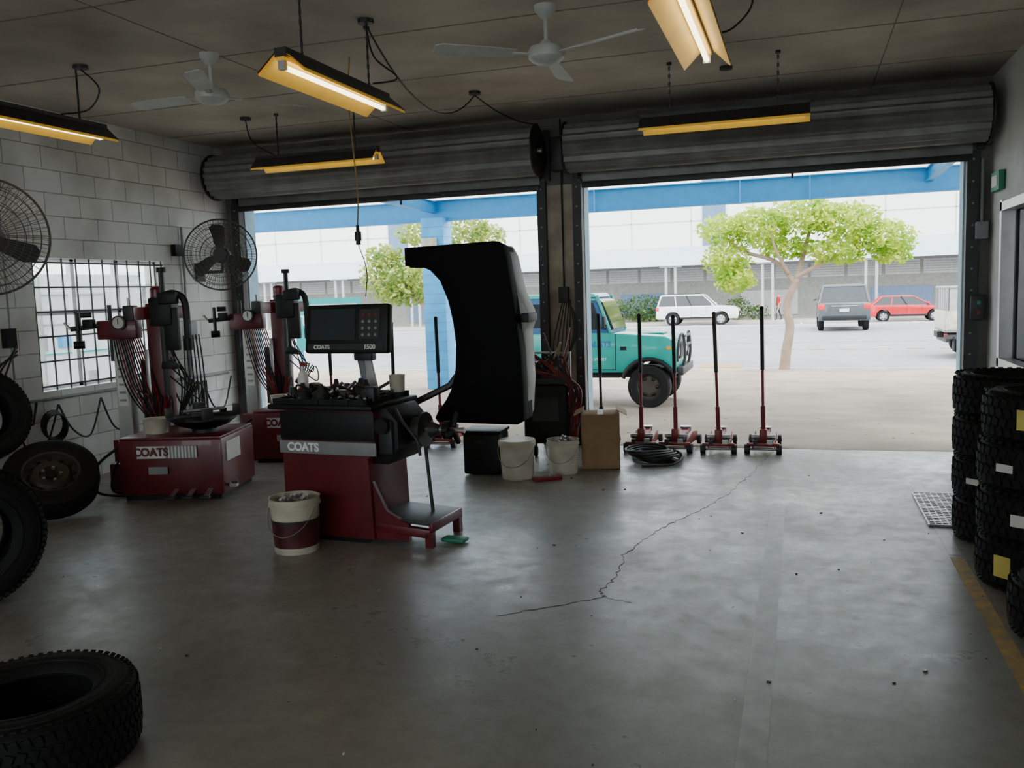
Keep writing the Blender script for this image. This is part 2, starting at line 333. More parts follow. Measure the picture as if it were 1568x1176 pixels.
b=B(); b.box((-.157,4.2,.0008),(.10,4.6,.001),M_wline); b.done('floor_line_white')
b=B(); b.box((.85,3.5,.0012),(.075,3.9,.001),M_yel); b.box((.85,6.5,.0010),(.07,2.0,.001),M_wline); b.done('floor_line_yellow')
pts=[(-.24,8.75),(-.31,8.21),(-.42,7.5),(-.53,6.81),(-.66,6.35),(-.83,5.92),(-.95,5.5),(-1.015,5.11),(-.97,4.69),(-1.02,4.45),(-.97,4.37),(-1.15,4.22),(-1.48,3.96)]
cp=[]
for i in range(len(pts)-1):
    for k in range(10):
        t=k/10; cp.append((pts[i][0]*(1-t)+pts[i+1][0]*t+random.uniform(-.016,.016),pts[i][1]*(1-t)+pts[i+1][1]*t,.0003))
b=B(); b.tube(cp,[.0010+.0016*random.random() for _ in cp],M_crack,5); b.tube([(-.97+k*.03,4.37+random.uniform(-.01,.01)-.01*k,.0002) for k in range(6)],.0010,M_crack,4)
b.done('floor_crack')
b=B()
gx0,gx1,gy0,gy1=.79,1.15,6.13,7.05
for k in range(10): b.box((gx0+(gx1-gx0)*k/9,(gy0+gy1)/2,.008),(.010,gy1-gy0,.014),M_steel)
for k in range(22): b.box(((gx0+gx1)/2,gy0+(gy1-gy0)*k/21,.010),(gx1-gx0,.012,.014),M_steel)
b.box(((gx0+gx1)/2,(gy0+gy1)/2,.002),(gx1-gx0,gy1-gy0,.003),M_dark); b.done('floor_drain_grate')
b=B()
for k in range(60):
    x=random.uniform(-4.2,.9);y=random.uniform(2.5,8.2); s=random.uniform(.004,.010)
    b.box((x,y,s/3),(s*1.6,s,s*.6),random.choice([M_steel,M_cream,M_dark2,M_rub]),rot=(0,0,random.random()*3))
b.done('floor_debris')
def fluoro(name,x,y,axis,z=2.86,L=1.26,slots=False,tilt=0,wd=.125):
    b=B(); k_=wd/.15; al=math.atan2(.095,.12*k_)
    for sg in (1,-1):
        prof=[(0.03,0.05),(.15*k_,-.045),(.152*k_,-.055),(.145*k_,-.052),(.027,.04)]
        t=bmesh.new(); rows=[]
        for xx in (-L/2,L/2): rows.append([t.verts.new((xx,sg*p[0],p[1])) for p in prof])
        for i in range(len(prof)-1): t.faces.new((rows[0][i],rows[0][i+1],rows[1][i+1],rows[1][i]))
        bmesh.ops.recalc_face_normals(t,faces=t.faces)
        b.add(t,M_refl)
        b.box((0,sg*(.092*k_+.002),.011),(L,.150*k_+.012,.003),M_dark2,rot=(-sg*al,0,0))
        if slots:
            for k in range(9): b.box((-L/2+.1+k*(L-.2)/8,sg*.105*k_,-.012),(.05,.02,.004),M_dark,rot=(-sg*al,0,0))
    b.box((0,0,.055),(L,.07,.05),M_dark2); b.box((0,0,.022),(L,.05,.02),M_refl)
    for xx in (-L/2+.02,L/2-.02): b.box((xx,0,-.005),(.03,.04,.06),M_lgrey)
    b.cyl((-L/2+.03,0,-.018),(L/2-.03,0,-.018),.014,M_tube,seg=12)
    top=ZC-z
    for xx in (-L*.32,L*.32):
        n=int((top-.08)/.028)
        for k in range(n):
            zz=.08+k*(top-.08)/n+.014
            b.box((xx,0,zz),(.016 if k%2 else .004,.004 if k%2 else .016,.03),M_dark2)
        b.cyl((xx,0,top-.02),(xx,0,top),.02,M_dark2,seg=10)
    return b.done(name,(x,y,z),rot=(tilt,0,axis))
fluoro('fluorescent_light',-4.97,4.87,pi/2)
fluoro('fluorescent_light',-2.65,4.89,pi/2,wd=.14)
fluoro('fluorescent_light',-4.25,7.35,0)
fluoro('fluorescent_light',-.57,7.08,0)
fluoro('fluorescent_light',-.5,4.55,pi/2,slots=True)
def cfan(x,y,a0):
    b=B(); D=ZC-3.03
    b.lathe([(0,D),(.07,D),(.065,D-.03),(.03,D-.07),(.012,D-.08)],M_fan); b.cyl((0,0,.05),(0,0,D-.05),.013,M_fan)
    b.lathe([(0,.09),(.03,.085),(.045,.06),(.10,.045),(.115,.02),(.11,-.02),(.08,-.045),(.04,-.055),(.0,-.058)],M_fan)
    for k in range(3):
        a=a0+k*2*pi/3; R=Matrix.Rotation(a,4,'Z')
        b.M=R; b.box((.15,0,0),(.14,.035,.006),M_fan)
        t=[(.20,-.045),(.26,-.055),(.66,-.065),(.70,-.045),(.70,.045),(.66,.065),(.26,.05),(.20,.04)]
        b.prism(t,.006,M_fan,Matrix.Rotation(math.radians(14),4,'X')); b.M=Matrix.Identity(4)
    b.done('ceiling_fan',(x,y,3.03))
cfan(-1.48,5.37,math.radians(95)); cfan(-3.93,5.41,math.radians(57))
def jbox(b,x,y): b.lathe([(0,0),(.05,0),(.05,-.025),(.0,-.03)],M_dark2,Matrix.Translation((x,y,ZC)),seg=16)
b=B()
for p in ((-2.59,5.17),(-2.67,7.33),(-4.93,5.28),(-5.0,7.37),(-.3,5.05),(-.57,7.4)): jbox(b,*p)
b.tube(sag((-2.59,5.17,ZC-.03),(-2.67,7.33,ZC-.03),.32),.006,M_cable,6)
b.tube(sag((-2.67,7.33,ZC-.03),(-2.45,8.5,3.22),.06),.006,M_cable,6)
b.tube(spline([(-2.59,5.17,ZC-.03),(-2.56,5.2,3.1),(-2.45,5.3,2.98),(-2.6,5.25,2.95)]),.006,M_cable,6)
b.tube(spline([(-4.93,5.28,ZC-.03),(-4.80,5.3,3.15),(-4.86,5.25,3.0),(-4.97,5.1,2.95)]),.006,M_cable,6)
b.tube(spline([(-5.0,7.37,ZC-.03),(-4.95,7.37,3.1),(-4.8,7.36,3.0),(-4.7,7.35,2.95)]),.006,M_cable,6)
b.tube(spline([(-.3,5.05,ZC-.03),(-.25,5.08,3.1),(-.35,5.05,2.97),(-.45,5.05,2.95)]),.006,M_cable,6)
b.done('electrical_cable')
b=B(); b.tube(spline([(-3.1,5.9,ZC),(-3.15,5.95,3.0),(-3.22,6.15,2.4),(-3.26,6.2,2.15)]),.006,M_yel,6); b.cyl((-3.26,6.2,2.0),(-3.26,6.2,2.15),.02,M_dark,r2=.012,seg=12); b.cyl((-3.26,6.2,2.03),(-3.26,6.2,2.10),.026,M_dark2,seg=12)
b.tube(spline([(-3.26,6.2,2.0),(-3.2,6.2,1.8),(-3.22,6.2,1.6)]),.004,M_cable,6); b.done('pendant_air_line')
def wallfan(x,y,z,R,yaw,pitch=0):
    b=B()
    def ring(r,yy,t=.003): b.tube([(r*math.cos(a),yy,r*math.sin(a)) for a in [k*2*pi/48 for k in range(48)]],t,M_wire,5,closed=True)
    def prof(r,s):
        u=r/R; return s*(.10*math.sqrt(max(0,1-u**2.6)))
    for r in (R*.25,R*.40,R*.52,R*.64,R*.76,R*.88): ring(r,prof(r,-1),.0025); 
    for r in (R*.3,R*.6,R*.85): ring(r,prof(r,1))
    ring(R,0,.009)
    for k in range(80):
        a=2*pi*k/80; c,s_=math.cos(a),math.sin(a)
        b.tube([(r*c,prof(r,-1),r*s_) for r in [R*.16,R*.4,R*.65,R*.85,R*.96,R]],.0022,M_wire,4)
        if k%2==0: b.tube([(r*c,prof(r,1),r*s_) for r in [R*.2,R*.5,R*.8,R*.96,R]],.0022,M_wire,4)
    b.cyl((0,-.105,0),(0,-.09,0),R*.18,M_dark2,seg=24)
    b.lathe([(0,-.05),(.05,-.045),(.06,0),(.05,.03),(0,.035)],M_steel,Matrix.Rotation(pi/2,4,'X'))
    b.cyl((0,.08,0),(0,.28,0),.085,M_dark2); b.sph((0,.28,0),(.085,.05,.085),M_dark2)
    for k in range(3):
        b.M=Matrix.Rotation(k*2*pi/3+.4,4,'Y')
        b.prism([(.04,-.03),(.12,-.07),(.28,-.09),(R*.86,-.05),(R*.88,.03),(R*.78,.07),(.25,.06),(.04,.03)],.004,M_dark2,Matrix.Rotation(math.radians(20),4,'X')@XZ)
    b.M=Matrix.Identity(4)
    o=b.done('wall_mounted_fan',(x,y,z),rot=(pitch,0,yaw))
    q=B(); inv=Matrix.Translation((x,y,z))@Euler((pitch,0,yaw)).to_matrix().to_4x4(); p=inv@Vector((0,.22,-.05))
    q.tube([p,(p.x-.02,p.y,p.z-.12),(XL+.05,p.y+.02,p.z-.12)],.02,M_dark2); q.box((XL+.015,p.y+.02,p.z-.12),(.03,.14,.2),M_dark2,.005)
    w=q.done('bracket'); w.parent=o; w.matrix_parent_inverse=inv.inverted()
wallfan(-5.85,8.02,2.09,.37,math.radians(30)); wallfan(-5.60,4.95,2.12,.42,math.radians(38))

def tyre_mesh(R,w,rim,name,rows=4,n=40,lug=.009,side=.5):
    b=B(); h=w/2
    prof=[(rim,-h*.72),(rim+.012,-h*.86),(rim+(R-rim)*.35,-h*1.0),(rim+(R-rim)*.65,-h*1.0),(R-.03,-h*.92),(R-.010,-h*.80),(R-.004,-h*.5),(R-.002,0),(R-.004,h*.5),(R-.010,h*.80),(R-.03,h*.92),(rim+(R-rim)*.65,h),(rim+(R-rim)*.35,h),(rim+.012,h*.86),(rim,h*.72),
          (rim+.006,h*.62),(rim+.05,h*.85),(R-.03,h*.75),(R-.018,0),(R-.03,-h*.75),(rim+.05,-h*.85),(rim+.006,-h*.62)]
    b.lathe(prof,M_rub,seg=64,closed=True)
    for q in (.25,.5,.72): 
        for sg in (-1,1): b.lathe([(rim+(R-rim)*q-.003,sg*h*.98),(rim+(R-rim)*q,sg*h*1.02),(rim+(R-rim)*q+.003,sg*h*.98)],M_rub,seg=64)
    for j in range(rows):
        z=(-.5+(j+.5)/rows)*w*.80
        for k in range(n):
            a=2*pi*(k+.5*(j%2))/n; R2=R if 0<j<rows-1 else R-.004
            b.M=Matrix.Rotation(a,4,'Z')@Matrix.Translation((R2,0,z))@Matrix.Rotation(.35*(-1)**j,4,'X')
            b.box((0,0,0),(lug*2,2*pi*R/n*.72,w*.8/rows*.8),M_rub)
    for sg in (-1,1):
        for k in range(n):
            a=2*pi*k/n; b.M=Matrix.Rotation(a,4,'Z'); b.box((R-.022,0,sg*h*.93),(.04*side*2,2*pi*R/n*.5,.012*side*2),M_rub,rot=(0,-sg*.5,0))
    b.M=Matrix.Identity(4)
    for f in b.bm.faces: f.smooth=True
    for e in b.bm.edges: e.smooth=len(e.link_faces)==2 and e.calc_face_angle(0)<.66
    me=bpy.data.meshes.new(name); b.bm.to_mesh(me); b.bm.free()
    for m in b.mats: me.materials.append(m)
    return me
TA=tyre_mesh(.325,.245,.2,'tyre_mesh_a'); TB=tyre_mesh(.36,.25,.205,'tyre_mesh_b',rows=5,n=64,lug=.004,side=.25); TC=tyre_mesh(.385,.27,.21,'tyre_mesh_c',rows=5,n=66,lug=.004,side=.3)
def sticker(par,R,ang,z,m,w=.1,h=.07):
    b=B(); b.M=Matrix.Rotation(ang,4,'Z'); b.box((R+.011,0,z),(.004,w,h),m); b.done('label',parent=par)
for k in range(4):
    o=inst('tyre',TA,(1.225+random.uniform(-.012,.012),5.96+random.uniform(-.012,.012),.1225+.01+k*.253),(0,0,random.random()))
    if k in (1,2): sticker(o,.325,math.radians(262-40*(k%2))-o.rotation_euler[2],.0,M_stw,.10,.035)
for k in range(4):
    o=inst('tyre',TA,(1.225+random.uniform(-.01,.01),5.10+random.uniform(-.012,.012),.1225+.01+k*.253),(0,0,random.random()))
    sticker(o,.325,math.radians(222+14*(k%2))-o.rotation_euler[2],.0,(M_stk,M_stw,M_stw,M_stk)[k],.09,(.11,.06,.04,.10)[k])
inst('tyre',TA,(1.225,4.36,.1325),(0,0,.3))
inst('tyre',TB,(-2.60,2.30,.135),(0,0,.2))
inst('tyre',TC,(-4.26,3.46,.395),(pi/2,0,math.radians(62)))
inst('tyre',TB,(-6.03,5.12,.78),(math.radians(72),0,math.radians(72)))
def wheel_mesh(name,R,w,rimr,face,steel=True):
    b=B(); h=w/2
    b.lathe([(rimr,-h*.8),(rimr+.03,-h),(R-.04,-h),(R-.008,-h*.8),(R,0),(R-.008,h*.8),(R-.04,h),(rimr+.03,h),(rimr,h*.8)],M_rub,seg=48)
    b.lathe([(rimr+.004,h*.85),(rimr-.01,h*.8),(rimr-.02,h*.4),(rimr-.05,h*.35),(rimr*.62,h*.62),(rimr*.42,h*.55),(rimr*.36,h*.35),(.0,h*.38)],face,seg=48)
    b.lathe([(rimr,-h*.8),(rimr-.02,-h*.4),(0,-h*.3)],M_dark2,seg=32)
    for k in range(12):
        a=2*pi*k/12; r=rimr*.78
        b.sph((r*math.cos(a),r*math.sin(a),h*.46),(rimr*.09,rimr*.05,.012),M_dark,10,(0,0,a+pi/2))
    b.cyl((0,0,h*.3),(0,0,h*.55),rimr*.2,M_dark,seg=20)
    for k in range(5): a=2*pi*k/5; b.cyl((rimr*.33*math.cos(a),rimr*.33*math.sin(a),h*.3),(rimr*.33*math.cos(a),rimr*.33*math.sin(a),h*.62),.012,M_steel,seg=8)
    for f in b.bm.faces: f.smooth=True
    for e in b.bm.edges: e.smooth=len(e.link_faces)==2 and e.calc_face_angle(0)<.66
    me=bpy.data.meshes.new(name); b.bm.to_mesh(me); b.bm.free()
    for m in b.mats: me.materials.append(m)
    return me
W1=wheel_mesh('steel_wheel_mesh',.34,.22,.2,M_rimd)
inst('steel_wheel',W1,(-5.47,5.22,.285),(math.radians(38),0,math.radians(48)))

def bucket(name,x,y,r,h,m,label=None,lid=False,handle=True):
    b=B()
    b.lathe([(0,0),(r*.86,0),(r*.88,.01),(r*.97,h*.86),(r*1.04,h*.86),(r*1.04,h*.9),(r,h*.9),(r*1.0,h*.97),(r*1.03,h),(r*.96,h),(r*.84,.02),(0,.015)],m,seg=36)
    if label: b.lathe([(r*.878,h*.03),(r*.953,h*.60)],label,seg=36); b.lathe([(r*.955,h*.56),(r*.965,h*.62)],M_dark2,seg=36)
    if lid: b.lathe([(0,h+.005),(r*1.0,h+.005),(r*1.05,h-.01),(r*1.05,h-.03),(r*1.02,h-.03)],m,seg=36)
    else: b.lathe([(0,h*.75),(r*.9,h*.75)],M_dark2,seg=24)
    if handle: b.tube([(r*1.04*math.cos(a),-r*.15-r*.9*math.sin(a),h*.85-.5*h*math.sin(a)) for a in [k*pi/14 for k in range(15)]],.003,M_steel,5)
    if not lid:
        for k in range(40):
            a=random.random()*6.28; rr=r*.75*random.random(); b.box((rr*math.cos(a),rr*math.sin(a),h*.8+random.random()*.07),(.05,.02,.015),random.choice([M_steel,M_lgrey,M_cream]),rot=(random.random(),random.random(),random.random()*3))
    b.done(name,(x,y,0))
bucket('rubbish_bucket',-3.07,4.80,.158,.35,M_cream,M_label)
bucket('plastic_bucket',-2.33,7.14,.155,.33,M_cream,lid=True); bucket('plastic_bucket',-1.99,7.40,.14,.30,M_cream)
b=B(); b.box((0,0,.25),(.34,.32,.49),M_card,.006); 
for s,a in ((1,.5),(-1,-.5)): b.box((s*.19,0,.51),(.10,.32,.005),M_card,rot=(0,a,0))
b.box((0,0,.497),(.05,.325,.004),M_cream); b.done('cardboard_box',(-1.72,7.72,0),math.radians(12))
b=B(); b.box((0,0,.19),(.34,.3,.36),M_dark,.02); b.box((0,0,.385),(.36,.32,.03),M_dark,.01); b.box((0,-.16,.3),(.12,.02,.03),M_dark2); b.done('black_toolbox',(-2.67,7.30,0),.05)
b=B(); b.box((0,0,.45),(.42,.36,.55),M_dark,.03); b.box((0,0,.76),(.38,.32,.06),M_dark2,.01); b.box((0,-.185,.5),(.25,.01,.22),M_dark2)
for x in (-.16,.16):
    for y in (-.13,.13): b.cyl((x-.015,y,.05),(x+.015,y,.05),.05,M_rub,seg=16); b.box((x,y,.14),(.03,.03,.1),M_steel)
b.tube([(-.18,.18,.7),(-.18,.24,1.0),(.18,.24,1.0),(.18,.18,.7)],.014,M_steel)
for k in range(24): b.tube(spline([(random.uniform(-.16,.16),0,.8),(random.uniform(-.2,.2),-.12,.98+random.uniform(-.15,.05)),(.24+random.uniform(-.10,.08),-.14,.72),(.27+random.uniform(-.1,.05),-.12,.4),(.20+random.uniform(-.1,.08),-.14,.15)]),.009,random.choice([M_cable,M_cable,M_dark2,M_cable,M_cable,M_jred]),6)
b.cyl((.05,-.05,.79),(.05,-.05,1.0),.05,M_dark2,r2=.03); b.box((-.12,0,.86),(.14,.2,.14),M_dark2,.02)
b.tube([(.12,.0,.8),(.25,-.1,1.25)],.008,M_jred); b.tube([(.1,.05,.8),(-.02,-.05,1.2)],.008,M_dark2); b.tube([(.0,-.1,.8),(.16,-.16,1.12)],.010,M_yel); b.done('workshop_equipment_trolley',(-2.28,8.0,0),.1)
b=B()
pp=[]
for k in range(230):
    a=k*.19; r=.20+.05*math.sin(k*.21); pp.append((r*1.05*math.cos(a),r*1.0*math.sin(a),.014+.016*(k//34)+.008*math.sin(a*2+k*.02)))
b.tube(pp,.012,M_cable,6); b.tube(spline([(.18,0,.1),(.28,-.1,.06),(.2,-.3,.02),(-.05,-.38,.015)]),.012,M_cable,6); b.tube([(.12,-.12,.06),(.25,-.2,.045)],.016,M_steel); b.done('air_hose_coil',(-1.30,8.08,0))
b=B(); b.box((0,0,.015),(.24,.1,.03),M_jred,.005); b.box((.05,0,.035),(.06,.06,.02),M_steel); b.done('wheel_wedge',(-2.05,7.08,0),.6)

def jack(x,y,m,lean,hlean,yaw=0,hh=1.32,top=M_dark):
    b=B()
    for sg in (-1,1):
        b.prism([(-.30,.05),(.26,.05),(.30,.08),(.28,.13),(.05,.16),(-.24,.11),(-.30,.08)],.012,m,Matrix.Rotation(pi/2,4,'Z')@Matrix.Translation((0,sg*.10,0))@XZ)
    b.cyl((-.17,-.27,.045),(-.12,-.27,.045),.045,M_dark2); b.cyl((.12,-.27,.045),(.17,-.27,.045),.045,M_dark2)
    for sg in(-1,1): b.cyl((sg*.12,.25,.05),(sg*.155,.25,.05),.05,M_dark2); b.cyl((sg*.155,.25,.05),(sg*.16,.25,.05),.02,m,seg=10)
    b.cyl((-.17,-.27,.045),(.17,-.27,.045),.014,M_steel); b.cyl((-.15,.25,.05),(.15,.25,.05),.014,M_steel)
    b.box((0,.05,.12),(.09,.42,.05),m,.01,rot=(.12,0,0)); b.cyl((0,.25,.13),(0,.25,.17),.055,M_dark2); b.cyl((0,.25,.17),(0,.25,.18),.06,M_steel)
    b.box((0,-.18,.11),(.18,.14,.09),M_dark2,.012); b.cyl((-.11,-.20,.15),(.11,-.20,.15),.022,M_steel)
    b.box((0,-.23,.17),(.07,.08,.12),m,.01); b.box((0,-.3,.09),(.30,.03,.03),m,.005); b.box((.06,-.31,.12),(.05,.02,.04),M_steel); b.box((-.07,-.31,.11),(.04,.02,.05),M_dark2)
    d=Vector((lean,hlean,1)).normalized(); p0=Vector((0,-.22,.18))
    b.cyl(p0,p0+d*(hh*.20),.022,m); b.cyl(p0+d*(hh*.20),p0+d*(hh*.45),.014,m); b.cyl(p0+d*(hh*.45),p0+d*(hh-.17),.019,top,seg=14)
    b.sph(p0+d*(hh-.17),.022,top,10)
    b.done('trolley_jack',(x,y,0),yaw)
jack(-1.50,8.74,M_jred,-.003,0,.05); jack(-1.14,8.76,M_jred,-.012,.0,-.08,1.30); jack(-.76,8.76,M_jred,-.03,0,.04,top=M_rimd); jack(-.34,8.80,M_jred,-.01,0,.0,1.36); jack(-1.90,8.66,M_dark2,-.01,0,.15,1.33)
jack(-3.62,8.7,M_jred,-.01,0,.1,1.34); jack(-4.1,8.66,M_jred,.01,0,-.05,1.3); jack(-4.85,8.64,M_jred,.0,0,.05,1.3)

# ---------------------------------------------------------------- wheel balancer
b=B()
b.prism([(-.42,0.03),(-.42,.86),(-.36,.88),(.28,.88),(.30,.84),(.30,.60),(.24,.56),(.26,.03)],.50,M_red,Matrix.Translation((0,.50,0))@XZ,bev=.008)
b.box((-.10,.25,.02),(.60,.46,.04),M_dark)
b.box((-.06,-.006,.625),(.74,.016,.085),M_grey,.004); b.box((-.06,-.004,.77),(.72,.01,.19),M_dark,.004)
b.box((-.08,.25,.895),(.80,.62,.035),M_dark,.012)
for i in range(7):
    b.box((-.44+i*.115,.25,.925),(.008,.58,.045),M_dark)
for j in range(4): b.box((-.09,-.03+j*.185,.925),(.72,.008,.045),M_dark)
for k in range(110): b.box((random.uniform(-.42,.24),random.uniform(0,.5),.93+random.uniform(0,.03)),(.03,.016,.012),random.choice([M_steel,M_dark2,M_grey,M_dark2]),rot=(random.random(),random.random(),random.random()*3))
for x,y in ((-.3,.1),(-.05,.42),(.1,.15),(-.2,.35),(-.12,.05),(.05,.33)): b.lathe([(0,0),(.05,0),(.06,.05),(.02,.08),(.012,.11)],M_dark2,Matrix.Translation((x,y,.93)),seg=16)
for k in range(8):
    x=random.uniform(-.4,.2); y=.05+.06*k; b.cyl((x,y,.95),(x+random.uniform(.06,.16),y+random.uniform(-.06,.08),.98+random.uniform(0,.06)),.011,random.choice([M_dark2,M_steel,M_jred]),seg=10)
for k in range(4): b.tube(spline([(-.35+.15*k,.1,.95),(-.3+.15*k,.04,1.03),(-.22+.15*k,.1,.99),(-.2+.14*k,.2,.95)]),.008,M_cable,6)
b.box((.22,.1,.97),(.10,.08,.1),M_dark2,.01); b.box((.0,.25,.95),(.2,.1,.05),M_dark2,.01,rot=(0,.1,.6)); b.box((-.26,.22,.98),(.16,.07,.07),M_dark2,.015,rot=(0,.2,-.4)); b.cyl((-.33,.2,1.0),(-.38,.15,1.06),.025,M_dark2)
b.prism([(.24,.52),(.24,.88),(.36,.89),(.44,.80),(.44,.62),(.36,.52)],.40,M_dark,Matrix.Translation((0,.45,0))@XZ,bev=.012)
b.cyl((.44,.28,.72),(.50,.28,.72),.08,M_dark2,seg=28); b.cyl((.50,.28,.72),(.52,.28,.72),.115,M_dark2,seg=32)
b.cyl((.52,.28,.72),(.80,.28,.72),.018,M_steel,seg=16); b.cyl((.56,.28,.72),(.62,.28,.72),.055,M_dark2,r2=.03,seg=24)
b.cyl((.66,.28,.72),(.70,.28,.72),.06,M_dark,seg=24)
for k in range(3):
    a=k*2*pi/3+.4; b.box((.72,.28+.07*math.sin(a),.72+.07*math.cos(a)),(.03,.035,.10),M_dark,.008,rot=(-a,0,0))
b.tube(spline([(.40,.1,.88),(.50,.02,.80),(.60,0,.70),(.62,0,.60)]),.010,M_dark2)
b.box((.36,.05,.70),(.10,.06,.22),M_dark2,.01); b.cyl((.36,.0,.78),(.36,-.03,.78),.05,M_dark,seg=20)
b.box((.44,.05,.10),(.42,.05,.06),M_red,.008,rot=(0,.06,.0)); b.box((.44,.45,.10),(.42,.05,.06),M_red,.008)
b.box((.44,.25,.16),(.44,.42,.025),M_dark2,.005,rot=(0,.05,0)); b.box((.64,.05,.05),(.05,.05,.1),M_red); b.box((.64,.45,.05),(.05,.05,.1),M_red); b.box((.655,.25,.13),(.03,.44,.06),M_red,.005)
b.prism([(.24,.03),(.24,.42),(.34,.22),(.50,.14),(.50,.03)],.03,M_red,Matrix.Translation((0,.06,0))@XZ)
b.box((.74,.2,.02),(.16,.09,.025),M_green,.008)
b.cyl((.54,.3,.12),(.5,.3,.60),.012,M_dark2)
b.box((-.45,.1,.45),(.03,.05,.5),M_dark,.006)
b.cyl((-.02,.50,.88),(-.06,.46,1.18),.03,M_grey); b.box((.0,.47,1.05),(.08,.03,.30),M_lgrey,.008,rot=(0,-.2,0)); b.box((-.02,.45,1.20),(.14,.08,.08),M_dark2,.01)
b.M=Matrix.Translation((-.10,.36,1.385))@Matrix.Rotation(math.radians(-8),4,'X')
b.box((0,.02,0),(.66,.07,.335),M_dark,.018); b.box((-.10,-.018,.03),(.36,.006,.21),M_screen); b.box((.19,-.018,.03),(.16,.006,.2),M_dark2)
for i in range(4):
    for j in range(3): b.cyl((.14+j*.05,-.02,.09-i*.045),(.14+j*.05,-.024,.09-i*.045),.011,M_jred if i==0 else M_grey,seg=10)
b.box((0,-.016,-.125),(.60,.01,.04),M_dark2); b.M=Matrix.Identity(4)
b.tube([(.10,.48,.75),(.10,.66,.78),(.45,.80,.95),(.70,.82,1.25)],.025,M_dark2)
bal=b.done('wheel_balancer',(-2.88,5.02,0),math.radians(-4))
text(bal,'COATS',.075,(-.24,-.018,.625),(pi/2,0,0),M_text,bold=.003); text(bal,'1500',.045,(.10,.315,1.262),(pi/2-.14,0,0),M_text,bold=.001); text(bal,'COATS',.04,(-.28,.315,1.262),(pi/2-.14,0,0),M_text,bold=.001)
hp=[(-2.63,1.93),(-2.63,1.80),(-2.52,1.80),(-2.44,1.765),(-2.37,1.69),(-2.315,1.55),(-2.285,1.40),(-2.27,1.25),(-2.28,1.08),(-2.31,.95),(-2.36,.86),(-2.43,.77),(-2.45,.73),(-2.43,.70),(-1.84,.69),(-1.79,.72),(-1.79,.95),(-1.80,1.2),(-1.84,1.55),(-1.88,1.84),(-1.90,1.91),(-1.96,1.945)]
hp=[(x+2.2,z) for x,z in hp]
b=B(); b.prism([(x-.010,z) for x,z in hp],.12,M_hood,Matrix.Translation((0,.06,0))@XZ,bev=.008)
b.prism([(x*.98-.015,z*.995) for x,z in hp],.20,M_hood,Matrix.Translation((0,.20,0))@XZ,bev=.01)
b.prism([(.20,1.92),(.26,1.92),(.30,1.85),(.35,1.6),(.415,1.46),(.42,1.40),(.39,1.33),(.40,1.0),(.38,.75),(.36,.72),(.33,1.2),(.30,1.55),(.25,1.85)],.20,M_lgrey,Matrix.Translation((0,.26,0))@XZ,bev=.012)
b.box((.41,.1,1.42),(.06,.22,.06),M_dark,.01)
h=b.done('wheel_guard',(-2.2,5.75,0))
h.parent=bal; h.matrix_parent_inverse=(Matrix.Translation((-2.88,5.02,0))@Matrix.Rotation(math.radians(-4),4,'Z')).inverted()
b=B(); b.lathe([(0,0),(.035,0),(.037,.12),(.03,.15),(.012,.17),(.012,.20),(0,.20)],M_white,seg=20); b.box((.01,0,.21),(.05,.02,.03),M_jred,.004); b.done('spray_bottle',(-3.19,5.18,.949))
b=B(); b.lathe([(0,0),(.05,0),(.055,.11),(.058,.115),(.045,.115),(.045,.01)],M_cream,seg=20); b.done('parts_tub',(-2.62,5.44,.949))

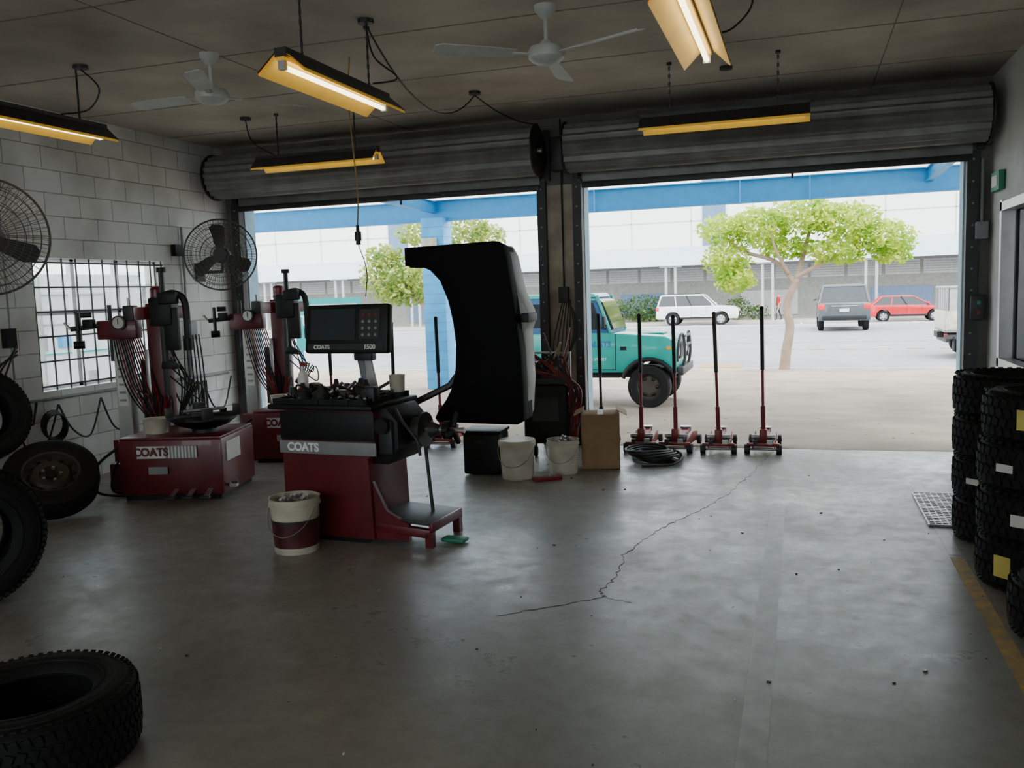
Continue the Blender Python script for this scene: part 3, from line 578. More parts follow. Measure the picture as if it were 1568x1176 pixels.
# ---------------------------------------------------------------- tyre changers
def changer(x,y,rz):
    b=B()
    b.box((0,.38,.27),(.86,.74,.46),M_red,.015); b.box((0,.38,.025),(.80,.7,.05),M_dark)
    b.box((0,.38,.507),(.84,.72,.02),M_red,.006); b.box((-.02,-.002,.40),(.50,.008,.10),M_stw); b.box((.10,-.005,.40),(.26,.008,.10),M_grey); b.box((-.1,-.003,.25),(.16,.008,.06),M_grey)
    for k in range(9): b.box((.0+k*.028,-.008,.40),(.012,.006,.10),M_stw)
    b.box((.434,.25,.38),(.008,.3,.16),M_stw)
    b.cyl((.18,.30,.51),(.18,.30,.60),.10,M_dark2); b.lathe([(.08,.54),(.20,.58),(.27,.63),(.27,.645),(0,.65)],M_dark,Matrix.Translation((.18,.3,0)),seg=32)
    for k in range(4):
        b.M=Matrix.Translation((.18,.30,.655))@Matrix.Rotation(k*pi/2+.5,4,'Z'); b.box((.15,0,0),(.28,.08,.035),M_dark2,.006); b.box((.27,0,.04),(.06,.09,.08),M_dark2,.008); b.cyl((.16,0,.02),(.16,0,.05),.03,M_dark,seg=12)
    b.M=Matrix.Identity(4)
    b.lathe([(0,0),(.07,0),(.06,.03),(.02,.06),(0,.06)],M_dark,Matrix.Translation((.18,.3,.67)),seg=20)
    b.cyl((.05,.2,.70),(.35,.34,.71),.014,M_steel,seg=10); b.box((.22,.12,.68),(.12,.05,.04),M_dark2,.01,rot=(0,0,.5))
    b.box((-.36,.76,.95),(.17,.14,1.30),M_red,.012); b.cyl((-.36,.76,1.60),(-.36,.76,1.72),.06,M_red,seg=20); b.sph((-.36,.76,1.72),(.06,.06,.03),M_red); b.cyl((-.36,.76,1.62),(-.36,.76,1.64),.066,M_dark,seg=20)
    b.box((-.36,.80,.30),(.3,.22,.56),M_red,.01); b.box((-.27,.66,1.1),(.05,.06,.8),M_dark2,.005); b.box((-.44,.68,.9),(.04,.05,.6),M_steel,.005)
    b.box((-.26,.60,1.52),(.13,.46,.11),M_red,.012,rot=(0,0,-.45)); b.box((-.16,.44,1.53),(.20,.17,.24),M_dark,.02); b.box((-.08,.36,1.64),(.16,.08,.10),M_dark,.015)
    b.cyl((-.16,.44,1.10),(-.16,.44,1.86),.024,M_dark2,seg=6); b.cyl((-.16,.44,1.86),(-.16,.44,1.90),.04,M_dark,seg=16); b.tube(spline([(-.16,.44,1.66),(-.06,.42,1.68),(.04,.40,1.62),(.06,.38,1.42)]),.03,M_dark)
    b.prism([(-.03,0),(.10,-.01),(.12,.03),(.05,.07),(-.02,.06)],.05,M_dark,Matrix.Translation((-.16,.42,1.05))@XZ,bev=.008)
    b.box((-.08,.40,1.38),(.12,.06,.36),M_dark,.012); b.box((.06,.38,1.36),(.05,.05,.20),M_dark,.008); b.cyl((.06,.38,1.20),(.06,.38,1.30),.035,M_dark,seg=14)
    b.box((-.72,.80,.82),(.13,.12,1.0),M_lgrey,.01); b.box((-.72,.735,.95),(.09,.005,.5),M_stw)
    for k in range(7): b.box((-.72,.732,.75+k*.07),(.06,.004,.02),M_grey)
    b.box((-.72,.80,.20),(.22,.2,.4),M_red,.01)
    b.box((-.72,.76,1.38),(.36,.13,.17),M_red,.015); b.box((-.60,.74,1.52),(.10,.10,.14),M_dark2,.012)
    b.cyl((-.68,.70,1.44),(-.68,.665,1.44),.065,M_dark2,seg=28); b.cyl((-.68,.665,1.44),(-.68,.66,1.44),.05,M_stw,seg=28); b.box((-.68,.657,1.455),(.006,.003,.05),M_dark)
    b.cyl((-.86,.72,1.42),(-1.08,.60,1.40),.022,M_dark2); b.tube([(-1.08,.60,1.40),(-1.12,.58,1.46)],.012,M_steel); b.cyl((-1.02,.62,1.26),(-1.02,.62,1.54),.018,M_dark2,seg=10); b.cyl((-1.06,.6,1.26),(-.98,.64,1.26),.035,M_dark,seg=14); b.box((-.94,.66,1.44),(.10,.06,.08),M_dark,.01); b.cyl((-.98,.60,1.52),(-.90,.64,1.52),.025,M_dark2,seg=12)
    b.cyl((-.60,.72,1.30),(-.60,.72,1.66),.015,M_steel,seg=10); b.cyl((-.80,.76,1.1),(-.80,.76,1.6),.02,M_dark2,seg=10)
    b.cyl((-.52,.85,.5),(-.52,.85,1.1),.07,M_dark2,seg=24); 
    for k in range(13):
        b.tube(spline([(-.74+.02*k,.68,1.30),(-.64+.03*k,.56+.01*k,1.05-.04*k),(-.58+.03*k,.60,.8),(-.44+.01*k,.66,.56)]),.007,random.choice([M_cable,M_cable,M_cable,M_jred]),6)
    for k in range(6): b.tube(spline([(-.30,.68,1.5-.1*k),(-.20+.05*k,.58,1.25-.1*k),(-.12+.03*k,.60,.9),(-.20,.66,.56)]),.007,M_cable,6)
    b.tube(spline([(-.44,.1,.45),(-.60,-.02,.30),(-.66,.05,.08),(-.50,.12,.02),(-.42,.2,.02)]),.012,M_cable,6); b.tube(spline([(-.44,.3,.45),(-.56,.2,.25),(-.62,.25,.03),(-.44,.35,.02)]),.010,M_cable,6)
    b.box((-.60,.5,.13),(.2,.3,.24),M_red,.02)
    for i in range(3):
        b.box((.20-i*.14+.12,-.05,.07),(.04,.14,.012),M_steel,rot=(.3,0,0)); b.box((.20-i*.14+.12,-.12,.05),(.08,.05,.015),M_dark2,.003)
    b.box((.47,.12,.10),(.06,.05,.03),M_steel); b.box((.50,.08,.13),(.05,.05,.02),M_dark2)
    o=b.done('tyre_changer',(x,y,0),rz); text(o,'COATS',.09,(-.15,-.010,.40),(pi/2,0,0),M_red,bold=.004)
    q=B(); q.lathe([(0,0),(.09,0),(.105,.12),(.11,.125),(.09,.12),(.08,.02)],M_cream,seg=24); q.lathe([(0,.1),(.09,.1)],M_dark2,seg=20); q.done('lubricant_tub',(-.22,.28,.518),parent=o)
    return o
changer(-4.86,5.82,math.radians(15)); changer(-4.70,7.42,math.radians(12))

# ---------------------------------------------------------------- exterior
def strip(name,prof,x0,x1,m):
    b=B(); poly=prof+[(prof[-1][0],-1.6),(prof[0][0],-1.6)]
    b.prism(poly,x1-x0,m,Matrix(((0,0,1,x0),(1,0,0,0),(0,1,0,0),(0,0,0,1)))); return b.done(name)
strip('ground_driveway',[(8.87,-.004),(14.2,-.36),(16.4,-.38),(22.0,-.60),(24.4,-.66)],-60,60,M_apron)
strip('ground_road',[(24.6,-.76),(34,-.60),(43,-.56),(52,-.72),(57,-.86)],-90,90,M_asph)
strip('kerb_near',[(24.4,-.66),(24.6,-.67),(24.62,-.76)],-90,90,M_kerb); strip('kerb_far',[(57,-.72),(57.3,-.70),(60.2,-.70)],-90,90,M_path)
b=B(); b.box((-11,(YB+YD)/2-1,-.08),(9,YD-YB+2,.12),M_path); b.box((12.2,(YB+YD)/2,-.08),(20,YD-YB,.12),M_apron); b.done('ground_side_lane')
b=B()
for k in range(7):  b.box((-.5+k*1.0,31,-.645),(.55,.14,.012),M_yel)
b.box((-2.2,26.0,-.73),(1.2,1.0,.012),M_yel,rot=(.017,0,0)); b.box((-16,34,-.595),(70,.12,.012),M_wline); b.box((0,50,-.68),(80,.15,.02),M_white)
b.box((0,24.95,-.748),(120,.5,.01),M_kerb,rot=(.017,0,0))
for k in range(6): b.box((-12+k*6,54,-.775),(.12,4,.01),M_white,rot=(-.028,0,0))
b.done('road_markings')
b=B()
for k in range(90):
    x=random.uniform(-8,6);y=random.uniform(9.2,14); s=random.uniform(.01,.03); b.box((x,y,-.004-(y-8.87)*.0668+.004),(s*1.6,s,.004),random.choice([M_yel,M_card,M_bark]),rot=(0,0,random.random()*3))
b.done('fallen_leaves')
b=B(); b.box((-12.2,5,1.0),(.3,18,2.3),M_nwhite)
for k in range(30):
    b.box((-12.03,-2+k*.5+random.uniform(-.1,.1),random.choice([.3,.6,1.0])),(.05,random.uniform(.15,.4),random.uniform(.1,.3)),random.choice([M_sign,M_sign,M_lblue,M_lgrey]))
for z in (.15,.8,1.3,1.8): b.box((-12.03,5,z),(.04,16,.02),M_sign if z<1.2 else M_bgroove)
for k in range(10): b.box((-12.0,-2+k*1.5,1.0),(.08,.05,2.2),M_lgrey)
b.done('neighbour_wall')
b=B()
def ibeam(p1,p2,w,h,m):
    p1=Vector(p1);p2=Vector(p2);d=p2-p1;L=d.length;yaw=math.atan2(d.y,d.x);pit=-math.atan2(d.z,math.hypot(d.x,d.y));c=(p1+p2)/2
    b.M=Matrix.Translation(c)@Matrix.Rotation(yaw,4,'Z')@Matrix.Rotation(pit,4,'Y')
    b.box((0,0,h/2-.01),(L,w,.02),m); b.box((0,0,-h/2+.01),(L,w,.02),m); b.box((0,0,0),(L,.02,h-.02),m); b.M=Matrix.Identity(4)
ibeam((-14,17.5,3.34),(9,17.5,3.34),.16,.44,M_blue)
for x in (-7.35,2.15): ibeam((x,9.05,3.48),(x,17.5,3.42),.12,.24,M_blue)
for x in (-3.9,-1.1,.15): b.box((x,17.40,3.34),(.02,.02,.42),M_lblue)
b.box((-3.0,13.2,3.68),(24,9.2,.03),M_canroof)
for k in range(48): b.box((-14.8+k*.5,13.2,3.705),(.05,9.2,.02),M_canroof)
for yy in (11,14): b.box((-3,yy,3.63),(24,.05,.07),M_lblue)
for x in (-7.35,7.5):
    b.box((x,17.5,1.38),(.50,.48,3.62),M_lblue,.01)
    for z in [-.2+.2*k for k in range(17)]: b.box((x,17.5,z),(.507,.487,.008),M_blue)
b.box((-7.40,17.2,2.6),(.34,.08,.34),M_cream,.01)
b.done('street_canopy')
b=B(); b.box((0,0,1.05),(1.35,.03,.95),M_sign); b.box((0,-.017,1.4),(1.2,.004,.03),M_text)
for x in (-.6,.6): b.box((x,.03,.3),(.05,.04,1.5),M_lblue,.005); b.box((x,.03,-.42),(.05,.5,.03),M_lblue)
s=b.done('street_sign_board',(-8.15,14.2,.07)); text(s,'TYRES',.26,(-.22,-.025,1.12),(pi/2,0,0),M_text,bold=.006); text(s,'TYRE SPECIALISTS',.11,(0,-.025,.80),(pi/2,0,0),M_text)
b=B(); FY=60.5
b.box((0,FY+5,5.5),(150,10,12.5),M_bwhite)
for k in range(-18,19):
    b.box((k*4+1,FY-.01,7.8),(.07,.04,7.5),M_bgroove)
for z in (5.9,7.7,9.5): b.box((0,FY-.01,z),(150,.04,.06),M_bgroove)
for x in (-5.5,-28.5,17): b.box((x,FY-.05,7.8),(1.5,.12,7.4),M_bblue)
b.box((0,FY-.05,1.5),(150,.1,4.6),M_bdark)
for k in range(60):
    b.box((-60+k*2.2,FY-.12,2.35),(2.0,.05,.9),M_louv)
for z in (2.05,2.2,2.35,2.5,2.65): b.box((0,FY-.16,z),(132,.03,.03),M_bdark)
for k in range(14): b.box((-50+k*8,FY-.15,.35),(3.6,.1,1.6),M_bblue if k%2 else M_louv)
prof=[(FY,4.25),(FY-1.0,4.15),(FY-2.0,3.85),(FY-2.8,3.4),(FY-3.2,2.9),(FY-3.1,2.9),(FY-2.7,3.3),(FY-2.0,3.7),(FY-1,4.0),(FY,4.1)]
b.prism(prof,110,M_awn,Matrix(((0,0,1,-60),(1,0,0,0),(0,1,0,0),(0,0,0,1))))
for k in range(18):
    x=-56+k*6
    for dx in (-.3,.3): b.box((x+dx,FY-2.9,1.1),(.16,.16,3.6),M_louv)
    b.box((x,FY-2.9,2.9),(1.4,.2,.2),M_louv)
b.done('warehouse_building')
def tree(name,base,trunk,blobs,n,leafm,ls,seed):
    rnd=random.Random(seed); b=B()
    for pts,r0,r1 in trunk:
        sp=spline(pts,5); k=len(sp); b.tube(sp,[r0+(r1-r0)*i/(k-1) for i in range(k)],M_bark,9)
    t=bmesh.new()
    for (c,r) in blobs:
        for i in range(int(n*(r[0]*r[2]))):
            while True:
                d=Vector((rnd.uniform(-1,1),rnd.uniform(-1,1),rnd.uniform(-1,1)))
                if .25<d.length<1: break
            if rnd.random()<.35: d*=rnd.uniform(.85,1.15)
            p=Vector(c)+Vector((d.x*r[0],d.y*r[1],d.z*r[2]))
            q=Euler((rnd.uniform(-1,1),rnd.uniform(-1,1),rnd.uniform(0,6.28))).to_matrix(); s=ls*rnd.uniform(.7,1.4)
            vs=[t.verts.new(p+q@Vector(v)*s) for v in ((-.5,0,0),(0,-.28,.05),(.5,0,0),(0,.28,.05))]; t.faces.new(vs)
    b.add(t,leafm); b.done(name,base)
tree('street_tree',(-.42,24.0,-.66),
 [([(0,0,0),(.05,0,.5),(.14,0,1.1),(.07,.05,1.7),(.30,0,2.3)],.14,.09),
  ([(.28,0,2.2),(-.2,.1,2.8),(-1.0,0,3.1),(-1.5,0,3.5)],.07,.03),([(.28,0,2.25),(.45,.2,2.9),(.6,.1,3.5),(.7,0,4.1)],.08,.025),([(.3,0,2.4),(.9,-.1,2.7),(1.6,0,3.0),(2.3,0,3.3)],.07,.02),([(.1,0,2.5),(-.2,-.3,3.1),(-.4,-.4,3.8)],.05,.02)],
 [((-1.45,0,2.9),(.65,.7,.5)),((-1.55,0,3.7),(.65,.7,.4)),((-.6,.1,3.7),(.8,.8,.55)),((.5,0,3.95),(.9,.9,.5)),((1.5,0,3.75),(.85,.8,.5)),((2.4,0,3.3),(.75,.7,.45)),((1.3,-.1,3.0),(.75,.6,.35)),((2.6,0,2.9),(.5,.5,.28)),((-1.2,-.2,2.35),(.55,.5,.35)),((.1,.2,3.15),(.7,.6,.3))],2300,M_leaf,.15,3)
tree('street_tree',(-13.6,32,-.65),
 [([(0,0,0),(.1,0,1),(0,0,2),(-.5,0,3)],.16,.07),([(0,0,1.8),(1.2,0,2.8),(1.6,0,4)],.08,.03),([(0,0,1.2),(-1,0,2.4),(-1.6,0,3.2)],.08,.03)],
 [((-1.9,0,3.0),(1.2,1.2,1.0)),((-.7,0,2.8),(1.1,1.2,.9)),((1.2,0,4.7),(1.1,1.2,.6)),((-.6,0,4.6),(.9,1,.55)),((-1.3,0,2.3),(1.2,1,.5)),((2.2,0,4.4),(.8,.8,.5)),((-2.1,0,3.8),(.8,.8,.5))],800,M_leaf2,.22,5)
tree('hedge_shrub',(-9.8,58.6,-.72),[([(0,0,0),(0,0,.4)],.05,.03)],[((0,0,.9),(1.9,.6,.95)),((-2.2,0,.8),(1.2,.5,.8)),((.5,0,.45),(2.0,.5,.5))],700,M_leaf3,.16,11)
tree('hedge_shrub',(-2.3,58.9,-.72),[([(0,0,0),(0,0,.4)],.05,.03)],[((-1.6,0,.8),(.9,.5,.8)),((-.4,0,.5),(.8,.4,.5))],700,M_leaf3,.16,12)

# ---------------------------------------------------------------- vehicles
def arch(cx,cz,r,zb,n=10):
    a0=math.asin(max(-1,min(1,(zb-cz)/r))); return [(cx+r*math.cos(a0+(pi-2*a0)*k/n),cz+r*math.sin(a0+(pi-2*a0)*k/n)) for k in range(n+1)]
def put_wheels(b,xs,y,R,w,rim,bolt=M_rim):
    for x in xs:
        for sg in (-1,1):
            T=Matrix.Translation((x,sg*y,R))@Matrix.Rotation(sg*-pi/2,4,'X')
            h=w/2
            b.lathe([(rim,-h*.8),(rim+.03,-h),(R-.03,-h),(R,-h*.7),(R,h*.7),(R-.03,h),(rim+.03,h),(rim,h*.8)],M_rub,T,seg=32)
            b.lathe([(rim,h*.8),(rim-.02,h*.5),(rim*.5,h*.7),(rim*.3,h*.6),(0,h*.6)],bolt,T,seg=32)
            b.lathe([(rim,-h*.8),(0,-h*.5)],M_dark,T,seg=24)
            for k in range(6):
                a=k*pi/3; b.sph(T@Vector((rim*.72*math.cos(a),rim*.72*math.sin(a),h*.62)),(.035,.02,.035),M_dark,8)
def car(name,loc,yaw,W,body,gh,m,wx,R,scale=1,rails=False,rear=False):
    b=B(); zb=body['zb']; top=body['top']; x0,x1=body['x']
    poly=[(x0+.06,zb)]+[(x0,zb+.15)]+top+[(x1,zb+.2),(x1-.06,zb)]
    poly+=arch(wx[1],R,R*1.18,zb)+arch(wx[0],R,R*1.18,zb)
    b.prism(poly,W,m,Matrix.Translation((0,W/2,0))@XZ,bev=.025)
    b.box(((x0+x1)/2,0,zb+.12),(x1-x0-.5,W*.8,.2),M_dark)
    a0,a1,A0,A1,z0,z1=gh
    b.frust(a0,a1,A0,A1,z0,z1,W/2-.04,W/2-.20,M_glassd)
    b.frust(A0-.05,A1+.06,A0+.03,A1-.06,z1-.03,z1+.05,W/2-.185,W/2-.24,m,bev=.015)
    for sg in (-1,1):
        for (p,q,r) in (((a0,z0),(A0,z1),.05),((a1,z0),(A1,z1),.035)): b.tube([(p[0],sg*(W/2-.05),p[1]),(q[0],sg*(W/2-.20),q[1])],r,m,8)
        for f in (.33,.60): 
            xb=a0+(a1-a0)*f; xt=A0+(A1-A0)*f; b.tube([(xb,sg*(W/2-.045),z0),(xt,sg*(W/2-.20),z1)],.035,M_dark if f>.5 else m,8)
        for f in (.36,.60,.86):
            xb=a0+(a1-a0)*f; b.box((xb,sg*(W/2+.001),(z0+zb)/2+.08),(.012,.006,z0-zb-.2),M_dark)
        for f in (.42,.66): b.box((a0+(a1-a0)*f,sg*(W/2+.012),z0-.12),(.16,.02,.03),m)
        b.box((a1-.12,sg*(W/2+.09),z0+.10),(.14,.16,.12),m,.03)
        b.box((x1-.12,sg*(W/2-.18),zb+.42),(.2,.34,.13),M_lamp,.03); b.box((x0+.08,sg*(W/2-.12),z0-.15),(.2,.26,.22),M_tail,.02)
        if rails: b.tube([(A0+.1,sg*(W/2-.26),z1+.09),(A1-.2,sg*(W/2-.26),z1+.09)],.02,M_dark2)
        b.box(((wx[0]+wx[1])/2,sg*(W/2+.01),zb+.06),(wx[1]-wx[0]-2*R-.1,.03,.1),M_dark,.008)
    b.box((x1-.0,0,zb+.28),(.06,W*.7,.22),M_dark,.01); b.box((x0+.0,0,zb+.12),(.08,W*.85,.16),M_dark if rear else m,.02); b.box((x1+.01,0,zb+.10),(.07,W*.85,.12),M_dark,.02)
    b.box((x0-.03,0,zb+.42),(.02,.36,.12),M_stw); b.box((x0-.01,0,z0-.12),(.03,W*.5,.03),M_alum)
    b.box((x1+.035,0,zb+.20),(.02,.36,.11),M_stw)
    put_wheels(b,wx,W/2-.12,R,.23,R*.62)
    o=b.done(name,loc,yaw); o.scale=(scale,)*3
    return o
def gz(y):
    P=[(8.87,0),(14.2,-.36),(16.4,-.38),(22,-.60),(24.4,-.66),(24.6,-.76),(34,-.60),(43,-.56),(52,-.72),(57,-.86),(57.3,-.7),(61,-.7)]
    for i in range(len(P)-1):
        if P[i][0]<=y<=P[i+1][0]: t=(y-P[i][0])/(P[i+1][0]-P[i][0]); return P[i][1]*(1-t)+P[i+1][1]*t
car('station_wagon',(-6.0,55.2,gz(55.2)-.01),0,1.95,dict(zb=.42,x=(-2.45,2.45),top=[(-2.45,1.15),(-2.38,1.2),(.95,1.2),(2.1,1.12),(2.4,.98),(2.45,.85)]),(-2.36,1.05,-2.15,.35,1.18,1.84),M_cw,(-1.45,1.42),.40,rails=True)
car('hatchback_car',(5.75,55.3,gz(55.3)-.01),0,1.8,dict(zb=.32,x=(-2.05,2.1),top=[(-2.05,.85),(-1.95,.98),(.9,.95),(1.8,.80),(2.05,.68)]),(-1.9,1.15,-1.35,.25,.95,1.44),M_cr,(-1.3,1.35),.33)
car('suv_car',(1.75,43.0,gz(43)),pi/2,1.95,dict(zb=.42,x=(-2.4,2.4),top=[(-2.4,1.1),(-2.35,1.15),(.9,1.15),(2.1,1.08),(2.4,.9)]),(-2.33,1.1,-2.05,.4,1.13,1.80),M_cg,(-1.4,1.42),.39,scale=1.08,rails=True,rear=True)
b=B(); R=.35; W=1.36; FX=.97
poly=[(-1.5,.60),(-1.5,1.20),(-1.47,1.24),(.30,1.24),(.50,1.225),(1.24,1.17),(1.37,1.10),(1.42,.95),(1.42,.58)]+arch(FX,R,.43,.58)+arch(-1.05,R,.43,.58)
b.prism(poly,W,M_teal,Matrix.Translation((0,W/2,0))@XZ,bev=.02)
b.box((0,0,.55),(2.6,.7,.16),M_dark); b.cyl((FX,-.6,R),(FX,.6,R),.05,M_dark); b.cyl((-1.05,-.6,R),(-1.05,.6,R),.05,M_dark); b.sph((FX,.1,R),.12,M_dark); b.sph((-1.05,.1,R),.12,M_dark)
b.frust(-1.47,.34,-1.42,.06,1.23,1.84,.655,.58,M_tealdk,.02); b.frust(-1.44,.10,-1.40,.04,1.83,1.90,.60,.55,M_teal,.02)
for sg in (-1,1):
    def wy(z): return sg*(.655-(z-1.23)/.61*.075+.012)
    for poly2 in ([(-.42,1.30),(.20,1.30),(.04,1.74),(-.42,1.76)],[(-1.35,1.34),(-.56,1.34),(-.56,1.74),(-1.33,1.74)]):
        q=bmesh.new(); a=[q.verts.new((x,wy(z),z)) for x,z in poly2]; c=[q.verts.new((x,wy(z)-sg*.02,z)) for x,z in poly2]
        q.faces.new(a if sg<0 else a[::-1]); 
        for i in range(4): q.faces.new((a[i],a[(i+1)%4],c[(i+1)%4],c[i]))
        bmesh.ops.recalc_face_normals(q,faces=q.faces); b.add(q,M_glassd)
    b.tube([(.34,sg*.66,1.24),(.10,sg*.585,1.86)],.028,M_teal); b.tube([(-.49,sg*.662,1.24),(-.47,sg*.59,1.85)],.028,M_teal); b.tube([(-.45,sg*.60,1.80),(.08,sg*.60,1.79)],.025,M_teal)
    for cx in (FX,-1.05): b.tube([(cx+.45*math.cos(a),sg*(W/2+.03),R+.45*math.sin(a)) for a in [math.radians(18)+k*math.radians(144)/14 for k in range(15)]],.038,M_dark,8)
    b.box((.42,sg*(W/2+.002),.92),(.012,.006,.6),M_dark); b.box((-.50,sg*(W/2+.002),.92),(.012,.006,.6),M_dark); b.box((-.04,sg*(W/2+.002),.63),(.92,.006,.012),M_dark)
    b.box((-.40,sg*(W/2+.015),1.12),(.14,.03,.03),M_dark,.005); b.tube([(.25,sg*.66,1.30),(.30,sg*.80,1.38)],.01,M_dark); b.box((.26,sg*.80,1.42),(.05,.14,.20),M_dark,.02)
    b.box((-.0,sg*(W/2+.03),.52),(1.0,.1,.04),M_dark,.01)
    b.lathe([(0,.03),(.08,.02),(.09,0)],M_lamp,Matrix.Translation((1.425,sg*.48,.92))@Matrix.Rotation(pi/2,4,'Y'),seg=24)
    b.box((1.30,sg*(W/2+.004),.98),(.08,.01,.05),M_ind)
    b.tube(spline([(1.46,sg*.35,.55),(1.52,sg*.36,.85),(1.50,sg*.38,1.15),(1.47,sg*.50,1.18),(1.45,sg*.62,1.05),(1.43,sg*.64,.75)]),.024,M_dark2)
b.prism([(.34,1.30),(.30,1.40),(.16,1.74),(.10,1.80),(.085,1.74),(.29,1.28)],1.1,M_glassd,Matrix.Translation((.035,.55,-.0))@XZ)
b.box((1.425,0,.92),(.03,.7,.28),M_dark,.01)
for k in range(9): b.box((1.445,-.3+k*.075,.92),(.015,.02,.24),M_grey)
b.box((1.48,0,.60),(.10,1.36,.14),M_dark2,.02); b.tube([(1.52,-.36,1.0),(1.52,.36,1.0)],.024,M_dark2); b.tube([(1.51,-.37,1.15),(1.51,.37,1.15)],.024,M_dark2)
b.box((.85,0,1.20),(.6,.5,.03),M_teal,.012); b.box((-1.52,0,.62),(.1,1.3,.14),M_dark2,.01)
b.box((.55,-W/2-.002,.98),(.10,.006,.06),M_dark)
b.cyl((-1.55,0,1.0),(-1.75,0,1.0),.34,M_rub,seg=36)
put_wheels(b,(FX,-1.05),W/2-.05,R,.25,.19,M_rimd)
v=b.done('four_wheel_drive_car',(-3.34,15.05,-.372))
text(v,'SPECIALISTS',.13,(.0,-W/2-.004,1.05),(pi/2,0,0),M_textb,bold=.003); text(v,'TYRE',.14,(-1.15,-W/2-.004,1.12),(pi/2,0,0),M_textb); text(v,'MINOR STREET',.065,(.05,-W/2-.004,.80),(pi/2,0,0),M_text)
b=B(); b.box((1.6,0,.80),(3.6,2.0,.10),M_grey,.01)
for sg in (-1,1):
    b.box((1.6,sg*1.0,1.08),(3.6,.05,.52),M_cream,.01)
    for k in range(9): b.box((-.15+k*.44,sg*1.03,1.08),(.05,.03,.54),M_lgrey)
    b.tube([(-.15,sg*.98,1.3),(-.15,sg*.98,2.0),(3.3,sg*.98,2.0),(3.3,sg*.98,1.3)],.035,M_grey)
    b.box((1.6,sg*.97,1.66),(3.4,.02,.62),M_louv)
    for k in range(12): b.box((-.1+k*.3,sg*.99,1.66),(.02,.03,.62),M_dark2)
b.box((-.18,0,1.08),(.05,2.0,.52),M_cream,.01); b.box((-.1,0,.52),(.1,1.8,.12),M_dark2); b.box((-.15,-.85,.66),(.06,.22,.10),M_tail)
for k in range(6): b.tube([(-.15,-1.0+k*.4,1.3),(-.15,-1.0+k*.4,2.0)],.015,M_grey)
b.tube([(-.15,-1.0,2.0),(-.15,1.0,2.0)],.035,M_grey); b.box((1.8,0,.66),(4.2,.7,.16),M_dark); b.box((.25,-.98,.62),(.9,.03,.12),M_dark2)
b.prism([(3.5,.6),(3.5,1.95),(3.65,2.05),(4.6,2.02),(5.0,1.4),(5.4,1.25),(5.5,.6)],1.9,M_cw,Matrix.Translation((0,.95,0))@XZ,bev=.03)
b.prism([(3.75,1.4),(3.8,1.9),(4.55,1.9),(4.85,1.4)],1.94,M_glassd,Matrix.Translation((0,.97,0))@XZ)
put_wheels(b,(.55,4.4),.88,.36,.24,.22); b.box((.05,-.9,.42),(.03,.3,.40),M_dark)
b.done('tray_truck',(4.02,28.3,gz(28.3)+.01))
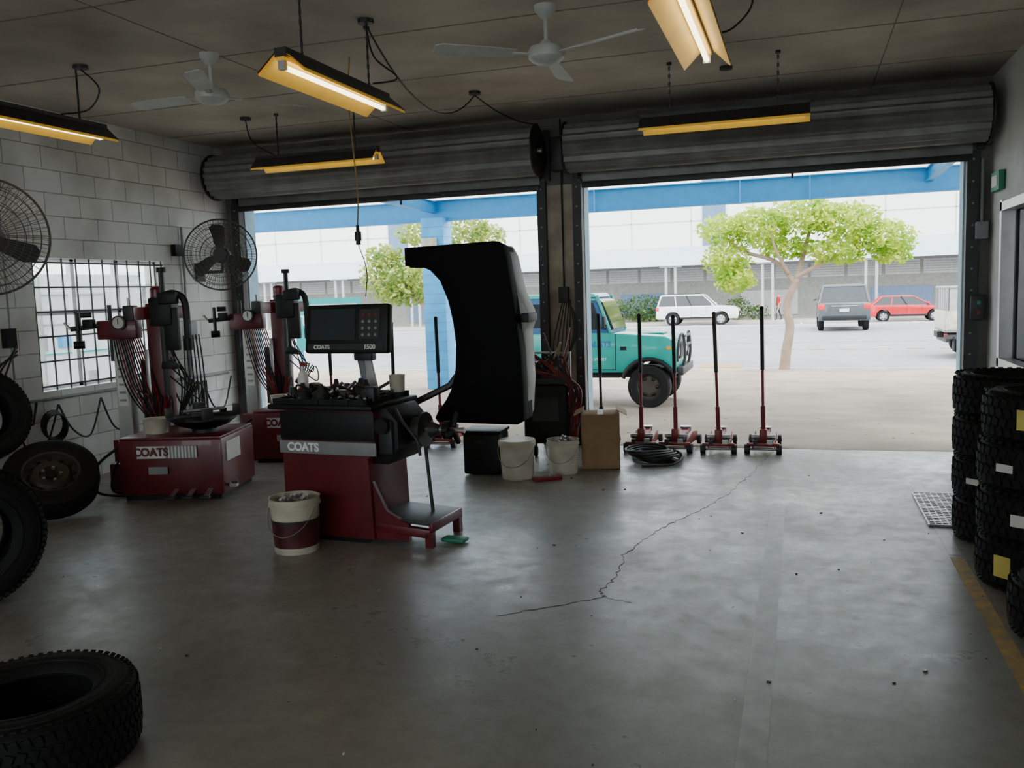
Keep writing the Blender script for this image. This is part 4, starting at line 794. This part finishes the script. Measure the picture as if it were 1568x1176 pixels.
def person(loc,yaw):
    V=[];E=[];Rr=[]
    def v(p,r,par=None):
        V.append(p);Rr.append(r); i=len(V)-1
        if par is not None:E.append((par,i))
        return i
    pel=v((0,0,.93),(.15,.11)); sp=v((0,0,1.12),(.14,.10),pel); ch=v((0,0,1.32),(.165,.115),sp); nk=v((0,0,1.47),(.065,.065),ch); hd=v((.01,0,1.54),(.06,.06),nk); h2=v((.02,0,1.62),(.078,.092),hd); h3=v((.01,0,1.71),(.062,.075),h2)
    for sg in (-1,1):
        sh=v((0,sg*.17,1.40),(.06,.06),ch); el=v((-.05*sg-.02,sg*.23,1.14),(.042,.042),sh); wr=v((.12-.05*sg,sg*.22,.92),(.028,.03),el); hn=v((.16-.05*sg,sg*.21,.85),(.02,.035),wr)
        for f in range(4): v((.185-.05*sg+.006*f,sg*(.195+.012*f),.79+.006*abs(f-1.5)),(.008,.008),hn)
        v((.20-.05*sg,sg*.185,.85),(.009,.009),wr)
        hp=v((0,sg*.09,.86),(.095,.095),pel); kn=v((.12*sg+.04,sg*.10,.50),(.06,.06),hp); an=v((.20*sg-.04,sg*.10,.10),(.038,.038),kn); v((.20*sg+.09,sg*.11,.035),(.035,.03),an)
    me=bpy.data.meshes.new('p'); me.from_pydata(V,E,[]); o=bpy.data.objects.new('p',me); bpy.context.scene.collection.objects.link(o)
    o.modifiers.new('s','SKIN'); 
    for i,d in enumerate(me.skin_vertices[0].data): d.radius=Rr[i]; d.use_root=(i==0)
    sb=o.modifiers.new('u','SUBSURF'); sb.levels=2; sb.render_levels=2
    dg=bpy.context.evaluated_depsgraph_get(); m2=bpy.data.meshes.new_from_object(o.evaluated_get(dg)); bpy.data.objects.remove(o)
    for m in (M_skin,M_shirt,M_trou,M_hair,M_dark): m2.materials.append(m)
    for f in m2.polygons:
        c=f.center; f.use_smooth=True
        if c.z<.08: i=4
        elif abs(c.y)>.15 and c.z<1.18 : i=0 
        elif c.z<.95: i=2
        elif c.z<1.45: i=1
        elif c.z>1.66 or (c.x<-.02 and c.z>1.56): i=3
        else: i=0
        f.material_index=i
    p=inst('pedestrian_person',m2,loc,(0,0,yaw))
    b=B(); b.sph((.10,0,1.61),(.018,.012,.02),M_skin,8)
    for s in (-1,1): b.sph((.088,s*.03,1.635),.008,M_dark,8); b.sph((.0,s*.088,1.62),(.015,.01,.025),M_skin,8)
    b.box((.092,0,1.575),(.006,.04,.006),M_jred); b.done('face_details',parent=p)
person((-1.35,57.8,-.705),math.radians(200))
# ---------------------------------------------------------------- light & camera
w=bpy.data.worlds.new('World'); bpy.context.scene.world=w; w.use_nodes=True; nt=w.node_tree; bg=nt.nodes['Background']
bg.inputs[0].default_value=(.89,.95,1,1); bg.inputs[1].default_value=7.0
sd=bpy.data.lights.new('sun','SUN'); sd.energy=3.0; sd.angle=math.radians(25); sd.color=(1,.96,.9); so=bpy.data.objects.new('sun',sd); bpy.context.scene.collection.objects.link(so); so.rotation_euler=(math.radians(35),math.radians(20),0)
f=1350.; Yc=Vector((443,156,-f)).normalized(); Xc=Vector((4116,-5.55,1350)); Xc=(Xc-Yc*Xc.dot(Yc)).normalized(); Zc=Xc.cross(Yc)
M=Matrix((Xc,Yc,Zc))
cd=bpy.data.cameras.new('camera'); cd.sensor_width=36; cd.lens=f/1568*36; cd.clip_end=400; co=bpy.data.objects.new('camera',cd); bpy.context.scene.collection.objects.link(co)
co.matrix_world=Matrix.Translation((0,0,1.6))@M.to_4x4(); bpy.context.scene.camera=co
